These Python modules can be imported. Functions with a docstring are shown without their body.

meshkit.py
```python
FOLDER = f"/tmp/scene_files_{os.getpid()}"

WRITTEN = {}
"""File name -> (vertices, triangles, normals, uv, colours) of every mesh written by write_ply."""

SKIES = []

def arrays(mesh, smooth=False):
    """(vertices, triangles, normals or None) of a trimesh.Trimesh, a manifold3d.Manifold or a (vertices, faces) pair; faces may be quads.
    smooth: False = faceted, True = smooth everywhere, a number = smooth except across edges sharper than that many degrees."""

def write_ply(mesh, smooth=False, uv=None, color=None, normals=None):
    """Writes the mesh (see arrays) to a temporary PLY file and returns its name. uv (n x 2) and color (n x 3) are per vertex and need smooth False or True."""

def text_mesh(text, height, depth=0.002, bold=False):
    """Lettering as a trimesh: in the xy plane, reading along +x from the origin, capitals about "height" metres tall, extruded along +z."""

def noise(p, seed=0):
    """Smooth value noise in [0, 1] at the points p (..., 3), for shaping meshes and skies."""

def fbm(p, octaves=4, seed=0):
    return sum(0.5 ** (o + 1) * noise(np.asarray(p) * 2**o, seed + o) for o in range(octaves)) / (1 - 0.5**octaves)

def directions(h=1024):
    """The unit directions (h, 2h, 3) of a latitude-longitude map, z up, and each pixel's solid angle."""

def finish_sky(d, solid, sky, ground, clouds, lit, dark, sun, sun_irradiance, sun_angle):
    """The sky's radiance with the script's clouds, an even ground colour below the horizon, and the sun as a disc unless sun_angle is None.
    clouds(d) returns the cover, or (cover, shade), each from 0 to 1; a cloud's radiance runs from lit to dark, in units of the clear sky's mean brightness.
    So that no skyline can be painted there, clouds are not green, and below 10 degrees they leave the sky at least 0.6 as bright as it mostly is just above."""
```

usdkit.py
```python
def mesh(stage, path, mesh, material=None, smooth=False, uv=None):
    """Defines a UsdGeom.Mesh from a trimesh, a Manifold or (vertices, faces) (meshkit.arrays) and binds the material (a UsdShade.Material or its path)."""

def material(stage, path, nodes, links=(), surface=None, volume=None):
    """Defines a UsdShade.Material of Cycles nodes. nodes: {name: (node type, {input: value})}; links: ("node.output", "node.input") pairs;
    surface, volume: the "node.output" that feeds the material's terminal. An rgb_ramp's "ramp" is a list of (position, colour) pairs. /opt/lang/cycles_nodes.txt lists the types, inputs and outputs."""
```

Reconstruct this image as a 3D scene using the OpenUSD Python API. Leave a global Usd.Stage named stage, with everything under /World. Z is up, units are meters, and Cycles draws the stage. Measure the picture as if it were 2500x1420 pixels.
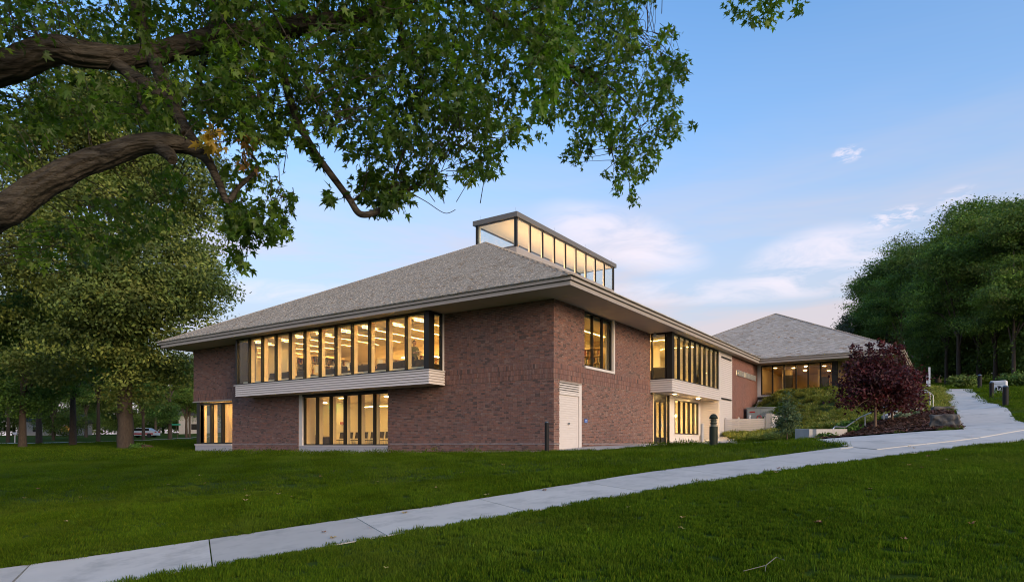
import math, random
import numpy as np
import trimesh, manifold3d
from pxr import Usd, UsdGeom, UsdLux, UsdShade, Gf, Sdf, Vt
import usdkit, meshkit
from scipy.interpolate import RBFInterpolator
from shapely.geometry import Polygon, LineString, Point
from shapely import contains_xy

stage = Usd.Stage.CreateInMemory()
UsdGeom.SetStageUpAxis(stage, 'Z'); UsdGeom.SetStageMetersPerUnit(stage, 1.0)
W = UsdGeom.Xform.Define(stage, '/World'); stage.SetDefaultPrim(W.GetPrim())
UsdGeom.Scope.Define(stage, '/World/Looks')

# ------------------------------------------------------------------ camera, sky, sun, exposure
# world axes follow the library: its near corner is the origin, the south front runs along -x, the east front along +y
FPX, CX, HY = 1596.17, 1250.0, 1083.0            # focal length, optical axis and horizon in pixels of the 2500 px wide photograph
RT = np.array([0.82943, 0.55861]); FW = np.array([-0.55861, 0.82943])
EYE = np.array([12.6099, -21.5764, 0.2656])
cam = UsdGeom.Camera.Define(stage, '/World/camera')
cam.CreateHorizontalApertureAttr(36.0); cam.CreateVerticalApertureAttr(36.0 * 581 / 1024)
cam.CreateFocalLengthAttr(36.0 * FPX / 2500)
cam.CreateVerticalApertureOffsetAttr((HY - 710) / 2500 * 36.0)
cam.CreateClippingRangeAttr(Gf.Vec2f(0.1, 20000))
cam.CreateFStopAttr(0.0)
cam.AddTransformOp().Set(Gf.Matrix4d(RT[0], RT[1], 0, 0, 0, 0, 1, 0, -FW[0], -FW[1], 0, 0, *EYE.tolist(), 1))
cam.CreateExposureAttr(EXPOSURE := 1.18)

SUN_EL = math.radians(17.0)
_s = RT * 0.62 - FW * 0.78                                       # towards the sun: behind the camera and to the right
SUN_ROT = math.atan2(_s[0], _s[1])
sun_to = np.array([math.sin(SUN_ROT) * math.cos(SUN_EL), math.cos(SUN_ROT) * math.cos(SUN_EL), math.sin(SUN_EL)])
_n = {
    'sky': ('sky_texture', {'sky_type': 'single_scattering', 'sun_disc': False, 'sun_elevation': SUN_EL, 'sun_rotation': SUN_ROT, 'altitude': 50.0,
                            'air_density': 1.0, 'aerosol_density': 0.6, 'ozone_density': 2.2}),
    'tc': ('texture_coordinate', {}), 'sep': ('separate_xyz', {}),
    'mp': ('mapping', {'scale': (1.0, 1.0, 5.5), 'rotation': (0.0, 0.0, 0.4)}),
    'n1': ('noise_texture', {'scale': 2.6, 'detail': 8.0, 'roughness': 0.58, 'distortion': 0.35}),
    'band': ('rgb_ramp', {'ramp': [(0.0, (0.75,) * 3), (0.12, (0.72,) * 3), (0.26, (0.60,) * 3), (0.34, (0.18,) * 3), (0.44, (0.02,) * 3), (1.0, (0.0,) * 3)]}),
    'cr': ('rgb_ramp', {'ramp': [(0.0, (0,) * 3), (0.40, (0.03,) * 3), (0.50, (0.5,) * 3), (0.60, (1,) * 3), (1.0, (1,) * 3)]}),
    'mul': ('mix', {'mix_type': 'multiply', 'fac': 1.0}),
    'hz': ('rgb_ramp', {'ramp': [(0.0, (0.95,) * 3), (0.15, (0.88,) * 3), (0.30, (0.52,) * 3), (0.42, (0.18,) * 3), (0.6, (0.0,) * 3), (1.0, (0,) * 3)]}),
    'mx0': ('mix', {'color2': (3.35, 3.25, 3.55)}),
    'mx': ('mix', {'color2': (4.5, 3.85, 4.0)}),
    'tint': ('mix', {'mix_type': 'multiply', 'fac': 1.0, 'color2': (0.92, 1.16, 1.22)}), 'sat': ('hsv', {'saturation': 1.10, 'value': 1.55, 'hue': 0.504}),
    'bg': ('background_shader', {'strength': 0.080})}
_l = [('tc.generated', 'sep.vector'), ('tc.generated', 'mp.vector'), ('mp.vector', 'n1.vector'), ('n1.fac', 'cr.fac'), ('sep.z', 'band.fac'), ('sep.z', 'hz.fac'),
     ('cr.color', 'mul.color1'), ('band.color', 'mul.color2'), ('sky.color', 'sat.color'), ('sat.color', 'tint.color1'), ('tint.color', 'mx0.color1'), ('hz.color', 'mx0.fac'), ('mx0.color', 'mx.color1'), ('mul.color', 'mx.fac')]
# single clouds: where they stand in the sky, width and height in degrees, tilt, cover
_prev = 'mx.color'
_n['cmp'] = ('mapping', {'scale': (1.0, 1.0, 3.2)}); _n['cn'] = ('noise_texture', {'scale': 9.0, 'detail': 9.0, 'roughness': 0.62, 'distortion': 0.6}); _n['cr2'] = ('rgb_ramp', {'ramp': [(0.0, (0.0,) * 3), (0.36, (0.08,) * 3), (0.55, (0.7,) * 3), (0.72, (1.0,) * 3), (1.0, (1.0,) * 3)]})
_l += [('tc.generated', 'cmp.vector'), ('cmp.vector', 'cn.vector'), ('cn.fac', 'cr2.fac')]
_n['cn3'] = ('noise_texture', {'scale': 42.0, 'detail': 6.0, 'roughness': 0.65, 'distortion': 0.5}); _n['cr3'] = ('rgb_ramp', {'ramp': [(0.0, (0.0,) * 3), (0.46, (0.0,) * 3), (0.58, (0.75,) * 3), (0.7, (1.0,) * 3), (1.0, (1.0,) * 3)]})
_l += [('cmp.vector', 'cn3.vector'), ('cn3.fac', 'cr3.fac')]
for _k, (_az, _el, _w, _h, _t, _c) in enumerate([(9.5, 17.2, 8.5, 2.7, -18, .75), (25.5, 14.2, 7.0, 3.0, 4, .85), (16.5, 12.6, 13.0, 1.3, -2, .55), (-18.0, 12.4, 10.0, 1.2, 2, .5), (27.2, 21.5, 1.3, .7, 0, .75), (30.5, 16.6, 2.6, .9, 5, .7), (34.0, 17.0, 1.8, 1.1, 30, .4), (-4.0, 26.0, 4.0, 2.4, 10, .35)]):
    _a, _e, _r = math.radians(_az), math.radians(_el), math.radians(_t); _hz = math.sin(_a) * RT + math.cos(_a) * FW; _hx = math.cos(_a) * RT - math.sin(_a) * FW
    _hh, _vv = np.array([*_hx, 0]), np.array([*(-math.sin(_e) * _hz), math.cos(_e)]); _p, _q = _hh * math.cos(_r) + _vv * math.sin(_r), _vv * math.cos(_r) - _hh * math.sin(_r)
    _cd = np.array([*(math.cos(_e) * _hz), math.sin(_e)]); i = f'c{_k}'
    _n[i + 'o'] = ('vector_math', {'math_type': 'subtract', 'vector2': tuple(_cd)})
    for x_, v_, s_ in (('p', _p, _w), ('q', _q, _h)):
        _n[i + x_] = ('vector_math', {'math_type': 'dot_product', 'vector2': tuple(v_ / math.radians(s_))}); _n[i + x_ + '2'] = ('math', {'math_type': 'power', 'value2': 2.0}); _n[i + x_ + 'a'] = ('math', {'math_type': 'absolute'})
        _l += [(i + 'o.vector', i + x_ + '.vector1'), (i + x_ + '.value', i + x_ + 'a.value1'), (i + x_ + 'a.value', i + x_ + '2.value1')]
    _n[i + 's'] = ('math', {'math_type': 'add'}); _n[i + 'm'] = ('map_range', {'range_type': 'smoothstep', 'from_min': 0.0, 'from_max': 1.0, 'to_min': _c, 'to_max': 0.0, 'clamp': True}); _n[i + 'x'] = ('mix', {'mix_type': 'multiply', 'fac': 1.0}); _n[i + 'c'] = ('mix', {'color2': (6.0, 5.35, 5.75)})
    _l += [('tc.generated', i + 'o.vector1'), (i + 'p2.value', i + 's.value1'), (i + 'q2.value', i + 's.value2'), (i + 's.value', i + 'm.value'), (i + 'm.result', i + 'x.color1'), ('cr3.color' if _w < 3 else 'cr2.color', i + 'x.color2'), (i + 'x.color', i + 'c.fac'), (_prev, i + 'c.color1')]; _prev = i + 'c.color'
_l.append((_prev, 'bg.color'))
usdkit.material(stage, '/World/Looks/sky_look', _n, _l, surface='bg.background')
dome = UsdLux.DomeLight.Define(stage, '/World/sky')
dome.GetPrim().SetCustomDataByKey('kind', 'structure')
UsdShade.MaterialBindingAPI.Apply(dome.GetPrim()).Bind(UsdShade.Material.Get(stage, '/World/Looks/sky_look'))
sun = UsdLux.DistantLight.Define(stage, '/World/sun')
sun.CreateIntensityAttr(0.40); sun.CreateAngleAttr(28.0); sun.CreateColorAttr(Gf.Vec3f(1.0, 0.74, 0.50)); sun.CreateNormalizeAttr(True)
_z = sun_to; _x = np.cross([0, 0, 1], _z); _x /= np.linalg.norm(_x); _y = np.cross(_z, _x)
sun.AddTransformOp().Set(Gf.Matrix4d(*_x, 0, *_y, 0, *_z, 0, 0, 0, 0, 1))

# ------------------------------------------------------------------ helpers
def at(px, py, d):
    """the point seen at this pixel of the photograph, d metres deep"""
    w = EYE[:2] + d * ((px - CX) / FPX * RT + FW)
    return np.array([w[0], w[1], EYE[2] - d * (py - HY) / FPX])
def rd(r, d, z=0.0):
    w = EYE[:2] + r * RT + d * FW
    return np.array([w[0], w[1], EYE[2] + z])
def depth_of(xy):
    v = np.asarray(xy, float)[..., :2] - EYE[:2]
    return v @ FW, v @ RT

class MB:
    """collects shapes into one mesh, with a colour ("tone") for every corner"""
    def __init__(s): s.v, s.f, s.t, s.n = [], [], [], 0
    def add(s, v, f, tone=(1, 1, 1)):
        v = np.asarray(v, float); f = np.asarray(f, int)
        if f.shape[1] == 4: f = np.vstack([f[:, [0, 1, 2]], f[:, [0, 2, 3]]])
        s.v.append(v); s.f.append(f + s.n); s.n += len(v)
        t = np.asarray(tone, float); s.t.append(np.broadcast_to(t, (len(v), 3)) if t.ndim < 2 else t)
        return s
    def tm(s, m, tone=(1, 1, 1)): return s.add(np.array(m.vertices), np.array(m.faces), tone)
    def box(s, a, b, tone=(1, 1, 1)):
        x0, y0, z0 = np.minimum(a, b); x1, y1, z1 = np.maximum(a, b)
        return s.add([(x0, y0, z0), (x1, y0, z0), (x1, y1, z0), (x0, y1, z0), (x0, y0, z1), (x1, y0, z1), (x1, y1, z1), (x0, y1, z1)], BOXF, tone)
    def hexa(s, pts, tone=(1, 1, 1)): return s.add(pts, BOXF, tone)
    def ubox(s, o, u, n, u0, u1, n0, n1, z0, z1, tone=(1, 1, 1)):
        """box in a wall's frame: along u, out along n, up"""
        o = np.asarray(o, float); u = np.asarray(u, float); n = np.asarray(n, float); c = lambda a, b, z: (o[0] + u[0] * a + n[0] * b, o[1] + u[1] * a + n[1] * b, z)
        p = [c(u0, n0, z0), c(u1, n0, z0), c(u1, n1, z0), c(u0, n1, z0), c(u0, n0, z1), c(u1, n0, z1), c(u1, n1, z1), c(u0, n1, z1)]
        f = BOXF if u[0] * n[1] - u[1] * n[0] > 0 else BOXF[:, ::-1]
        return s.add(p, f, tone)
    def quad(s, a, b, c, d, tone=(1, 1, 1)): return s.add([a, b, c, d], [(0, 1, 2, 3)], tone)
    def tube(s, pts, rad, sides=8, tone=(1, 1, 1), caps=True, wob=0.0, rng=None, furrow=0.0):
        p = np.asarray(pts, float); k = len(p); r = np.broadcast_to(np.asarray(rad, float), (k,))
        t = np.gradient(p, axis=0); t /= np.linalg.norm(t, axis=1, keepdims=True) + 1e-9
        up = np.array([0, 0, 1.0]) if abs(t[0, 2]) < 0.9 else np.array([1.0, 0, 0])
        a = np.cross(t[0], up); a /= np.linalg.norm(a); A, Bn = [], []
        for i in range(k):
            a = a - t[i] * (a @ t[i]); a /= np.linalg.norm(a) + 1e-9
            A.append(a); Bn.append(np.cross(t[i], a))
        A, Bn = np.array(A), np.array(Bn); th = np.arange(sides) * 2 * np.pi / sides
        rr = r[:, None] * np.ones((1, sides))
        if wob: rr = rr * (1 + wob * (2 * meshkit.noise(np.stack([np.cos(th)[None] * 1.7 + p[:, :1] * 1.3, np.sin(th)[None] * 1.7 + p[:, 1:2] * 1.3, p[:, 2:3] * 1.3 + 0 * th[None]], -1), 5) - 1))
        if furrow:
            ln = np.concatenate([[0], np.cumsum(np.linalg.norm(np.diff(p, axis=0), axis=1))])
            q = np.stack([np.cos(th)[None] * 5 + 0 * p[:, :1], np.sin(th)[None] * 5 + 0 * p[:, :1], ln[:, None] * 3.0 + 0 * th[None]], -1)
            rr = rr * (1 - furrow * np.abs(2 * meshkit.noise(q, 9) - 1) ** 0.6)
        v = (p[:, None] + rr[..., None] * (np.cos(th)[None, :, None] * A[:, None] + np.sin(th)[None, :, None] * Bn[:, None])).reshape(-1, 3)
        i, j = np.meshgrid(np.arange(k - 1), np.arange(sides), indexing='ij'); j2 = (j + 1) % sides
        q = np.stack([i * sides + j, i * sides + j2, (i + 1) * sides + j2, (i + 1) * sides + j], -1).reshape(-1, 4)
        s.add(v, q[:, ::-1], tone)
        if caps:
            for e, o in ((0, 1), (k - 1, -1)):
                ring = v[e * sides:(e + 1) * sides]
                s.add(np.vstack([ring, p[e]]), [((x + 1) % sides, x, sides) if o < 0 else (x, (x + 1) % sides, sides) for x in range(sides)], tone)
        return s
    def lathe(s, c, prof, sides=20, tone=(1, 1, 1)):
        """prof: (radius, z) from bottom to top"""
        th = np.arange(sides) * 2 * np.pi / sides
        v = np.array([[(c[0] + r * math.cos(a), c[1] + r * math.sin(a), c[2] + z) for a in th] for r, z in prof]).reshape(-1, 3)
        k = len(prof); i, j = np.meshgrid(np.arange(k - 1), np.arange(sides), indexing='ij'); j2 = (j + 1) % sides
        return s.add(v, np.stack([i * sides + j, i * sides + j2, (i + 1) * sides + j2, (i + 1) * sides + j], -1).reshape(-1, 4), tone)
    def sphere(s, c, r, sub=2, tone=(1, 1, 1)):
        m = trimesh.creation.icosphere(subdivisions=sub); return s.add(np.array(m.vertices) * np.asarray(r) + np.asarray(c), m.faces, tone)
    def poly(s, pg, z0, z1, tone=(1, 1, 1)):
        for g in getattr(pg, 'geoms', [pg]):
            m = trimesh.creation.extrude_polygon(g, z1 - z0, engine='earcut'); m.apply_translation([0, 0, z0]); s.tm(m, tone)
        return s
    def build(s, name, mat, parent=None, smooth=False, kind=None, tone=False):
        path = numbered(name, parent)
        if not s.v: return UsdGeom.Xform.Define(stage, path).GetPrim()
        v, f = np.vstack(s.v), np.vstack(s.f)
        m = usdkit.mesh(stage, path, (v, f), '/World/Looks/' + mat, smooth=True if smooth else False)
        if mat in TONED:
            UsdGeom.PrimvarsAPI(m).CreatePrimvar('tone', Sdf.ValueTypeNames.Color3fArray, 'vertex').Set(Vt.Vec3fArray.FromNumpy(np.vstack(s.t).astype(np.float32)))
        if kind: m.GetPrim().SetCustomDataByKey('kind', kind)
        return m.GetPrim()
BOXF = np.array([(3, 2, 1, 0), (4, 5, 6, 7), (0, 1, 5, 4), (1, 2, 6, 5), (2, 3, 7, 6), (3, 0, 4, 7)])
_count, TONED = {}, set()
def numbered(name, parent=None):
    base = (str(parent.GetPath()) if parent else '/World') + '/'
    k = _count.get(base + name, 0); _count[base + name] = k + 1
    return base + (name if k == 0 else f'{name}_{k:03d}')
def tag(o, label=None, cat=None, group=None, kind=None):
    for k, x in (('label', label), ('category', cat), ('group', group), ('kind', kind)):
        if x: o.SetCustomDataByKey(k, x)
    return o
def thing(name, label=None, cat=None, loc=(0, 0, 0), rz=0.0, sc=1.0, group=None, kind=None):
    x = UsdGeom.Xform.Define(stage, numbered(name)); place(x, loc, rz, sc)
    return tag(x.GetPrim(), label, cat, group, kind)
def place(x, loc, rz=0.0, sc=1.0):
    x = UsdGeom.Xform(x) if isinstance(x, Usd.Prim) else x
    ops = {o.GetOpName(): o for o in x.GetOrderedXformOps()}
    (ops.get('xformOp:translate') or x.AddTranslateOp()).Set(Gf.Vec3d(*map(float, loc)))
    (ops.get('xformOp:rotateZ') or x.AddRotateZOp()).Set(math.degrees(rz))
    s3 = (sc, sc, sc) if np.ndim(sc) == 0 else sc
    (ops.get('xformOp:scale') or x.AddScaleOp()).Set(Gf.Vec3f(*map(float, s3)))
def copy(src, loc, rz=0.0, sc=1.0, label=None, group=None):
    """another one of the same kind, with the first one's parts"""
    base = src.GetName().rstrip('0123456789').rstrip('_') if src.GetName()[-3:].isdigit() else src.GetName()
    x = UsdGeom.Xform.Define(stage, numbered(base)); p = x.GetPrim()
    p.GetReferences().AddInternalReference(src.GetPath()); p.SetInstanceable(True)
    place(x, loc, rz, sc)
    d = src.GetCustomData()
    return tag(p, label or d.get('label'), d.get('category'), group or d.get('group'))
def part(parent, name, label=None):
    p = UsdGeom.Xform.Define(stage, numbered(name, parent)).GetPrim()
    return tag(p, label)
def instancer(name, protos, mats, pos, idx, quats, scales, parent=None):
    path = numbered(name, parent); pi = UsdGeom.PointInstancer.Define(stage, path); kids = []
    for k, (mb, mat) in enumerate(zip(protos, mats)):
        q = mb.build('tuft', mat, pi.GetPrim()); kids.append(q.GetPath())
    pi.CreatePrototypesRel().SetTargets(kids)
    pi.CreatePositionsAttr(Vt.Vec3fArray.FromNumpy(np.asarray(pos, np.float32)))
    pi.CreateProtoIndicesAttr(Vt.IntArray.FromNumpy(np.asarray(idx, np.int32)))
    q = np.asarray(quats, float)
    pi.CreateOrientationsAttr(Vt.QuathArray([Gf.Quath(float(a), float(b), float(c), float(d)) for a, b, c, d in q]))
    pi.CreateScalesAttr(Vt.Vec3fArray.FromNumpy(np.repeat(np.asarray(scales, np.float32)[:, None], 3, 1)))
    return pi.GetPrim()
def quat_z(a, tx=None, ty=None):
    """rotation about z, then a small tilt (tx about x, ty about y); w, x, y, z"""
    a = np.asarray(a, float); q = np.stack([np.cos(a / 2), 0 * a, 0 * a, np.sin(a / 2)], -1)
    for ang, ax in ((tx, 1), (ty, 2)):
        if ang is None: continue
        w, s_ = np.cos(np.asarray(ang) / 2), np.sin(np.asarray(ang) / 2); t = np.zeros_like(q); t[..., 0] = w; t[..., ax] = s_
        a0, a1, a2, a3 = np.moveaxis(t, -1, 0); b0, b1, b2, b3 = np.moveaxis(q, -1, 0)
        q = np.stack([a0 * b0 - a1 * b1 - a2 * b2 - a3 * b3, a0 * b1 + a1 * b0 + a2 * b3 - a3 * b2, a0 * b2 - a1 * b3 + a2 * b0 + a3 * b1, a0 * b3 + a1 * b2 - a2 * b1 + a3 * b0], -1)
    return q

# ------------------------------------------------------------------ materials
def look(name, col, rough=0.7, var=0.12, scale=6.0, bump=0.0, bscale=40.0, tone=False, metal=0.0, stretch=None, spec=0.4, emit=None, detail=4.0, coat=0.0, dirt=None, trans=None):
    c = np.array(col, float)
    n = {'geo': ('geometry', {}), 'nz': ('noise_texture', {'scale': scale, 'detail': detail, 'roughness': 0.6}),
         'rp': ('rgb_ramp', {'ramp': [(0.25, tuple(c * (1 - var))), (0.5, tuple(c)), (0.75, tuple(c * (1 + var)))]}),
         'p': ('principled_bsdf', {'roughness': rough, 'metallic': metal, 'specular_ior_level': spec, 'coat_weight': coat})}
    l = [('nz.fac', 'rp.fac')]; src = 'geo.position'; out = 'rp.color'
    if stretch:
        n['mp'] = ('mapping', {'scale': stretch, **({'mapping_type': 'texture', 'rotation': (0.0, 0.0, 0.593)} if name == 'bark' else {})}); l += [(src, 'mp.vector')]; src = 'mp.vector'
    l.append((src, 'nz.vector'))
    if tone:
        TONED.add(name); n['at'] = ('attribute', {'attribute': 'tone'}); n['mt'] = ('mix', {'mix_type': 'multiply', 'fac': 1.0})
        l += [(out, 'mt.color1'), ('at.color', 'mt.color2')]; out = 'mt.color'
    if dirt:                                                    # (colour, noise scale, amount)
        n['dz'] = ('noise_texture', {'scale': dirt[1], 'detail': 7.0, 'roughness': 0.7}); n['dr'] = ('rgb_ramp', {'ramp': [(0.0, (0,) * 3), (0.5, (0,) * 3), (0.75, (dirt[2],) * 3), (1, (dirt[2],) * 3)]})
        n['dm'] = ('mix', {'color2': dirt[0]}); l += [('geo.position', 'dz.vector'), ('dz.fac', 'dr.fac'), ('dr.color', 'dm.fac'), (out, 'dm.color1')]; out = 'dm.color'
    l.append((out, 'p.base_color'))
    if bump:
        n['bz'] = ('noise_texture', {'scale': bscale, 'detail': 5.0, 'roughness': 0.65}); n['b'] = ('bump', {'strength': min(bump, 1.0), 'distance': 0.06 if name == 'bark' else 0.02})
        l += [(src, 'bz.vector'), ('bz.fac', 'b.height'), ('b.normal', 'p.normal')]
    if emit:
        n['p'][1]['emission_color'] = emit[0]; n['p'][1]['emission_strength'] = emit[1]
    surf = 'p.BSDF'
    if trans:
        n['tl'] = ('translucent_bsdf', {}); n['tc2'] = ('mix', {'mix_type': 'multiply', 'fac': 1.0, 'color2': trans[0]}); n['mc'] = ('mix_closure', {'fac': trans[1]})
        l += [(out, 'tc2.color1'), ('tc2.color', 'tl.color'), ('p.BSDF', 'mc.closure1'), ('tl.BSDF', 'mc.closure2')]; surf = 'mc.closure'
    usdkit.material(stage, '/World/Looks/' + name, n, l, surface=surf)
def lamp(name, col, strength):
    usdkit.material(stage, '/World/Looks/' + name, {'e': ('emission', {'color': col, 'strength': strength})}, [], surface='e.emission')
def glass(name, tint, rough=0.0):
    usdkit.material(stage, '/World/Looks/' + name, {'t': ('transparent_bsdf', {'color': tint}), 'g': ('glossy_bsdf', {'color': (0.95,) * 3, 'roughness': rough}), 'f': ('layer_weight', {'blend': 0.5}), 'p5': ('math', {'math_type': 'power', 'value2': 4.0}), 'ma': ('math', {'math_type': 'multiply_add', 'value2': 0.55, 'value3': 0.016}), 'm': ('mix_closure', {})},
                    [('f.facing', 'p5.value1'), ('p5.value', 'ma.value1'), ('ma.value', 'm.fac'), ('t.BSDF', 'm.closure1'), ('g.BSDF', 'm.closure2')], surface='m.closure')
look('brick', (0.94, 0.94, 0.94), 0.85, 0.08, 60, bump=0.35, bscale=120, tone=True, spec=0.2, dirt=((0.13, 0.095, 0.085), 0.6, 0.4))
look('mortar', (0.36, 0.31, 0.28), 0.95, 0.12, 12, bump=0.3, bscale=150, dirt=((0.22, 0.18, 0.16), 0.8, 0.5), spec=0.1)
look('shingle', (1.34, 1.28, 1.2), 0.85, 0.10, 14, bump=0.4, bscale=60, tone=True, stretch=(1, 1, 1), spec=0.15, dirt=((0.26, 0.20, 0.15), 0.5, 0.35))
look('fascia', (0.33, 0.29, 0.255), 0.45, 0.05, 2, dirt=((0.24, 0.2, 0.17), 1.2, 0.3), spec=0.4)
look('roof_edge', (0.14, 0.13, 0.118), 0.5, 0.05, 2)
look('soffit', (0.42, 0.36, 0.31), 0.7, 0.06, 1.5, spec=0.2)
look('clapboard', (0.59, 0.535, 0.50), 0.55, 0.05, 3, bump=0.08, bscale=30, stretch=(1, 1, 8), spec=0.3)
look('white_trim', (0.61, 0.56, 0.525), 0.5, 0.04, 3, spec=0.3)
look('dark_metal', (0.016, 0.0145, 0.012), 0.45, 0.1, 4, spec=0.3)
look('window_wood', (0.78, 0.58, 0.32), 0.5, 0.12, 5, stretch=(6, 6, 0.5), spec=0.3)
look('precast', (0.36, 0.355, 0.375), 0.85, 0.08, 5, bump=0.15, bscale=60, spec=0.2)
look('plaster', (0.72, 0.64, 0.47), 0.9, 0.03, 1, spec=0.1)
look('ceiling_white', (0.80, 0.72, 0.54), 0.9, 0.03, 2, spec=0.1)
look('wood_wall', (0.48, 0.34, 0.17), 0.55, 0.18, 3, stretch=(5, 5, 0.4), spec=0.3)
look('carpet', (0.50, 0.40, 0.26), 0.95, 0.2, 6, spec=0.05)
look('furniture_dark', (0.035, 0.028, 0.022), 0.6, 0.15, 6, spec=0.3)
look('shelf_wood', (0.62, 0.50, 0.33), 0.5, 0.1, 4, spec=0.3)
look('book', (1, 1, 1), 0.6, 0.1, 30, tone=True, spec=0.3)
look('black_paint', (0.012, 0.012, 0.013), 0.6, 0.15, 8, spec=0.2)
look('green_paint', (0.016, 0.022, 0.013), 0.6, 0.2, 6, dirt=((0.05, 0.07, 0.055), 3.0, 0.4), spec=0.2)
look('concrete', (0.54, 0.505, 0.46), 0.85, 0.07, 1.6, bump=0.35, bscale=55, tone=True, stretch=(1, 1, 1), spec=0.25, dirt=((0.28, 0.27, 0.25), 1.7, 0.75))
look('wall_concrete', (0.40, 0.38, 0.36), 0.85, 0.1, 3, bump=0.2, bscale=40, spec=0.2)
look('paver', (0.34, 0.25, 0.205), 0.9, 0.2, 8, bump=0.2, bscale=80, tone=True, spec=0.2)
look('mulch', (0.115, 0.062, 0.043), 0.95, 0.45, 25, bump=0.8, bscale=60, tone=True, spec=0.1)
look('soil_turf', (0.040, 0.066, 0.008), 1.0, 0.35, 3.0, bump=0.6, bscale=25, spec=0.05, dirt=((0.06, 0.055, 0.02), 0.7, 0.35))
look('hill_cover', (0.060, 0.075, 0.018), 1.0, 0.35, 2.5, bump=0.6, bscale=12, spec=0.05)
look('grass', (1.38, 1.30, 0.85), 0.8, 0.34, 0.8, tone=True, spec=0.06, dirt=((0.15, 0.17, 0.03), 0.42, 0.42), trans=((1.0, 1.15, 0.55), 0.35))
look('plant', (1.55, 1.55, 1.5), 0.6, 0.25, 1.2, tone=True, spec=0.2, trans=((1.1, 1.2, 0.5), 0.3))
look('maple_leaf', (1.55, 1.6, 1.5), 0.5, 0.30, 0.9, tone=True, spec=0.3, trans=((1.35, 1.5, 0.45), 0.52))
look('linden_leaf', (1.55, 1.5, 1.4), 0.6, 0.22, 0.25, tone=True, spec=0.2, trans=((1.1, 1.2, 0.5), 0.3))
look('red_leaf', (1.35, 1.3, 1.3), 0.55, 0.3, 2.0, tone=True, spec=0.25, trans=((1.5, 0.6, 0.5), 0.35))
look('bark', (0.056, 0.047, 0.036), 0.95, 0.85, 20, bump=1.0, bscale=24, spec=0.1, stretch=(6, 1, 1), dirt=((0.10, 0.09, 0.065), 3.0, 0.5))  # streaky dark tone paints shade into the bark furrows
look('far_bark', (0.066, 0.051, 0.040), 0.95, 0.3, 6, bump=0.5, bscale=12, stretch=(3, 3, 0.7), spec=0.1)
look('red_bark', (0.13, 0.085, 0.06), 0.9, 0.3, 12, spec=0.1)
look('stone', (0.11, 0.10, 0.09), 0.92, 0.3, 7, bump=0.8, bscale=18, spec=0.2, dirt=((0.18, 0.17, 0.16), 4.0, 0.5))
look('stone_top', (0.36, 0.36, 0.37), 0.85, 0.12, 9, bump=0.2, bscale=30, spec=0.2)
look('steel', (0.42, 0.44, 0.46), 0.35, 0.08, 6, metal=0.85, spec=0.5)
look('cabinet_grey', (0.30, 0.33, 0.31), 0.5, 0.06, 3, spec=0.3)
look('signbox', (0.62, 0.63, 0.66), 0.45, 0.04, 4, spec=0.4)
look('letter_metal', (0.36, 0.37, 0.37), 0.4, 0.05, 9, metal=0.5)
look('blue_sign', (0.02, 0.12, 0.42), 0.5, 0.05, 9)
look('red_paint', (0.42, 0.03, 0.03), 0.35, 0.05, 9)
look('green_sign', (0.02, 0.20, 0.13), 0.5, 0.05, 9)
look('skin', (0.48, 0.29, 0.20), 0.6, 0.05, 20)
look('hair', (0.03, 0.02, 0.015), 0.6, 0.2, 60)
look('cloth_olive', (0.13, 0.12, 0.06), 0.9, 0.15, 30)
look('cloth_dark', (0.035, 0.032, 0.032), 0.9, 0.15, 30)
look('cloth_light', (0.45, 0.40, 0.32), 0.9, 0.1, 30)
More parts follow.
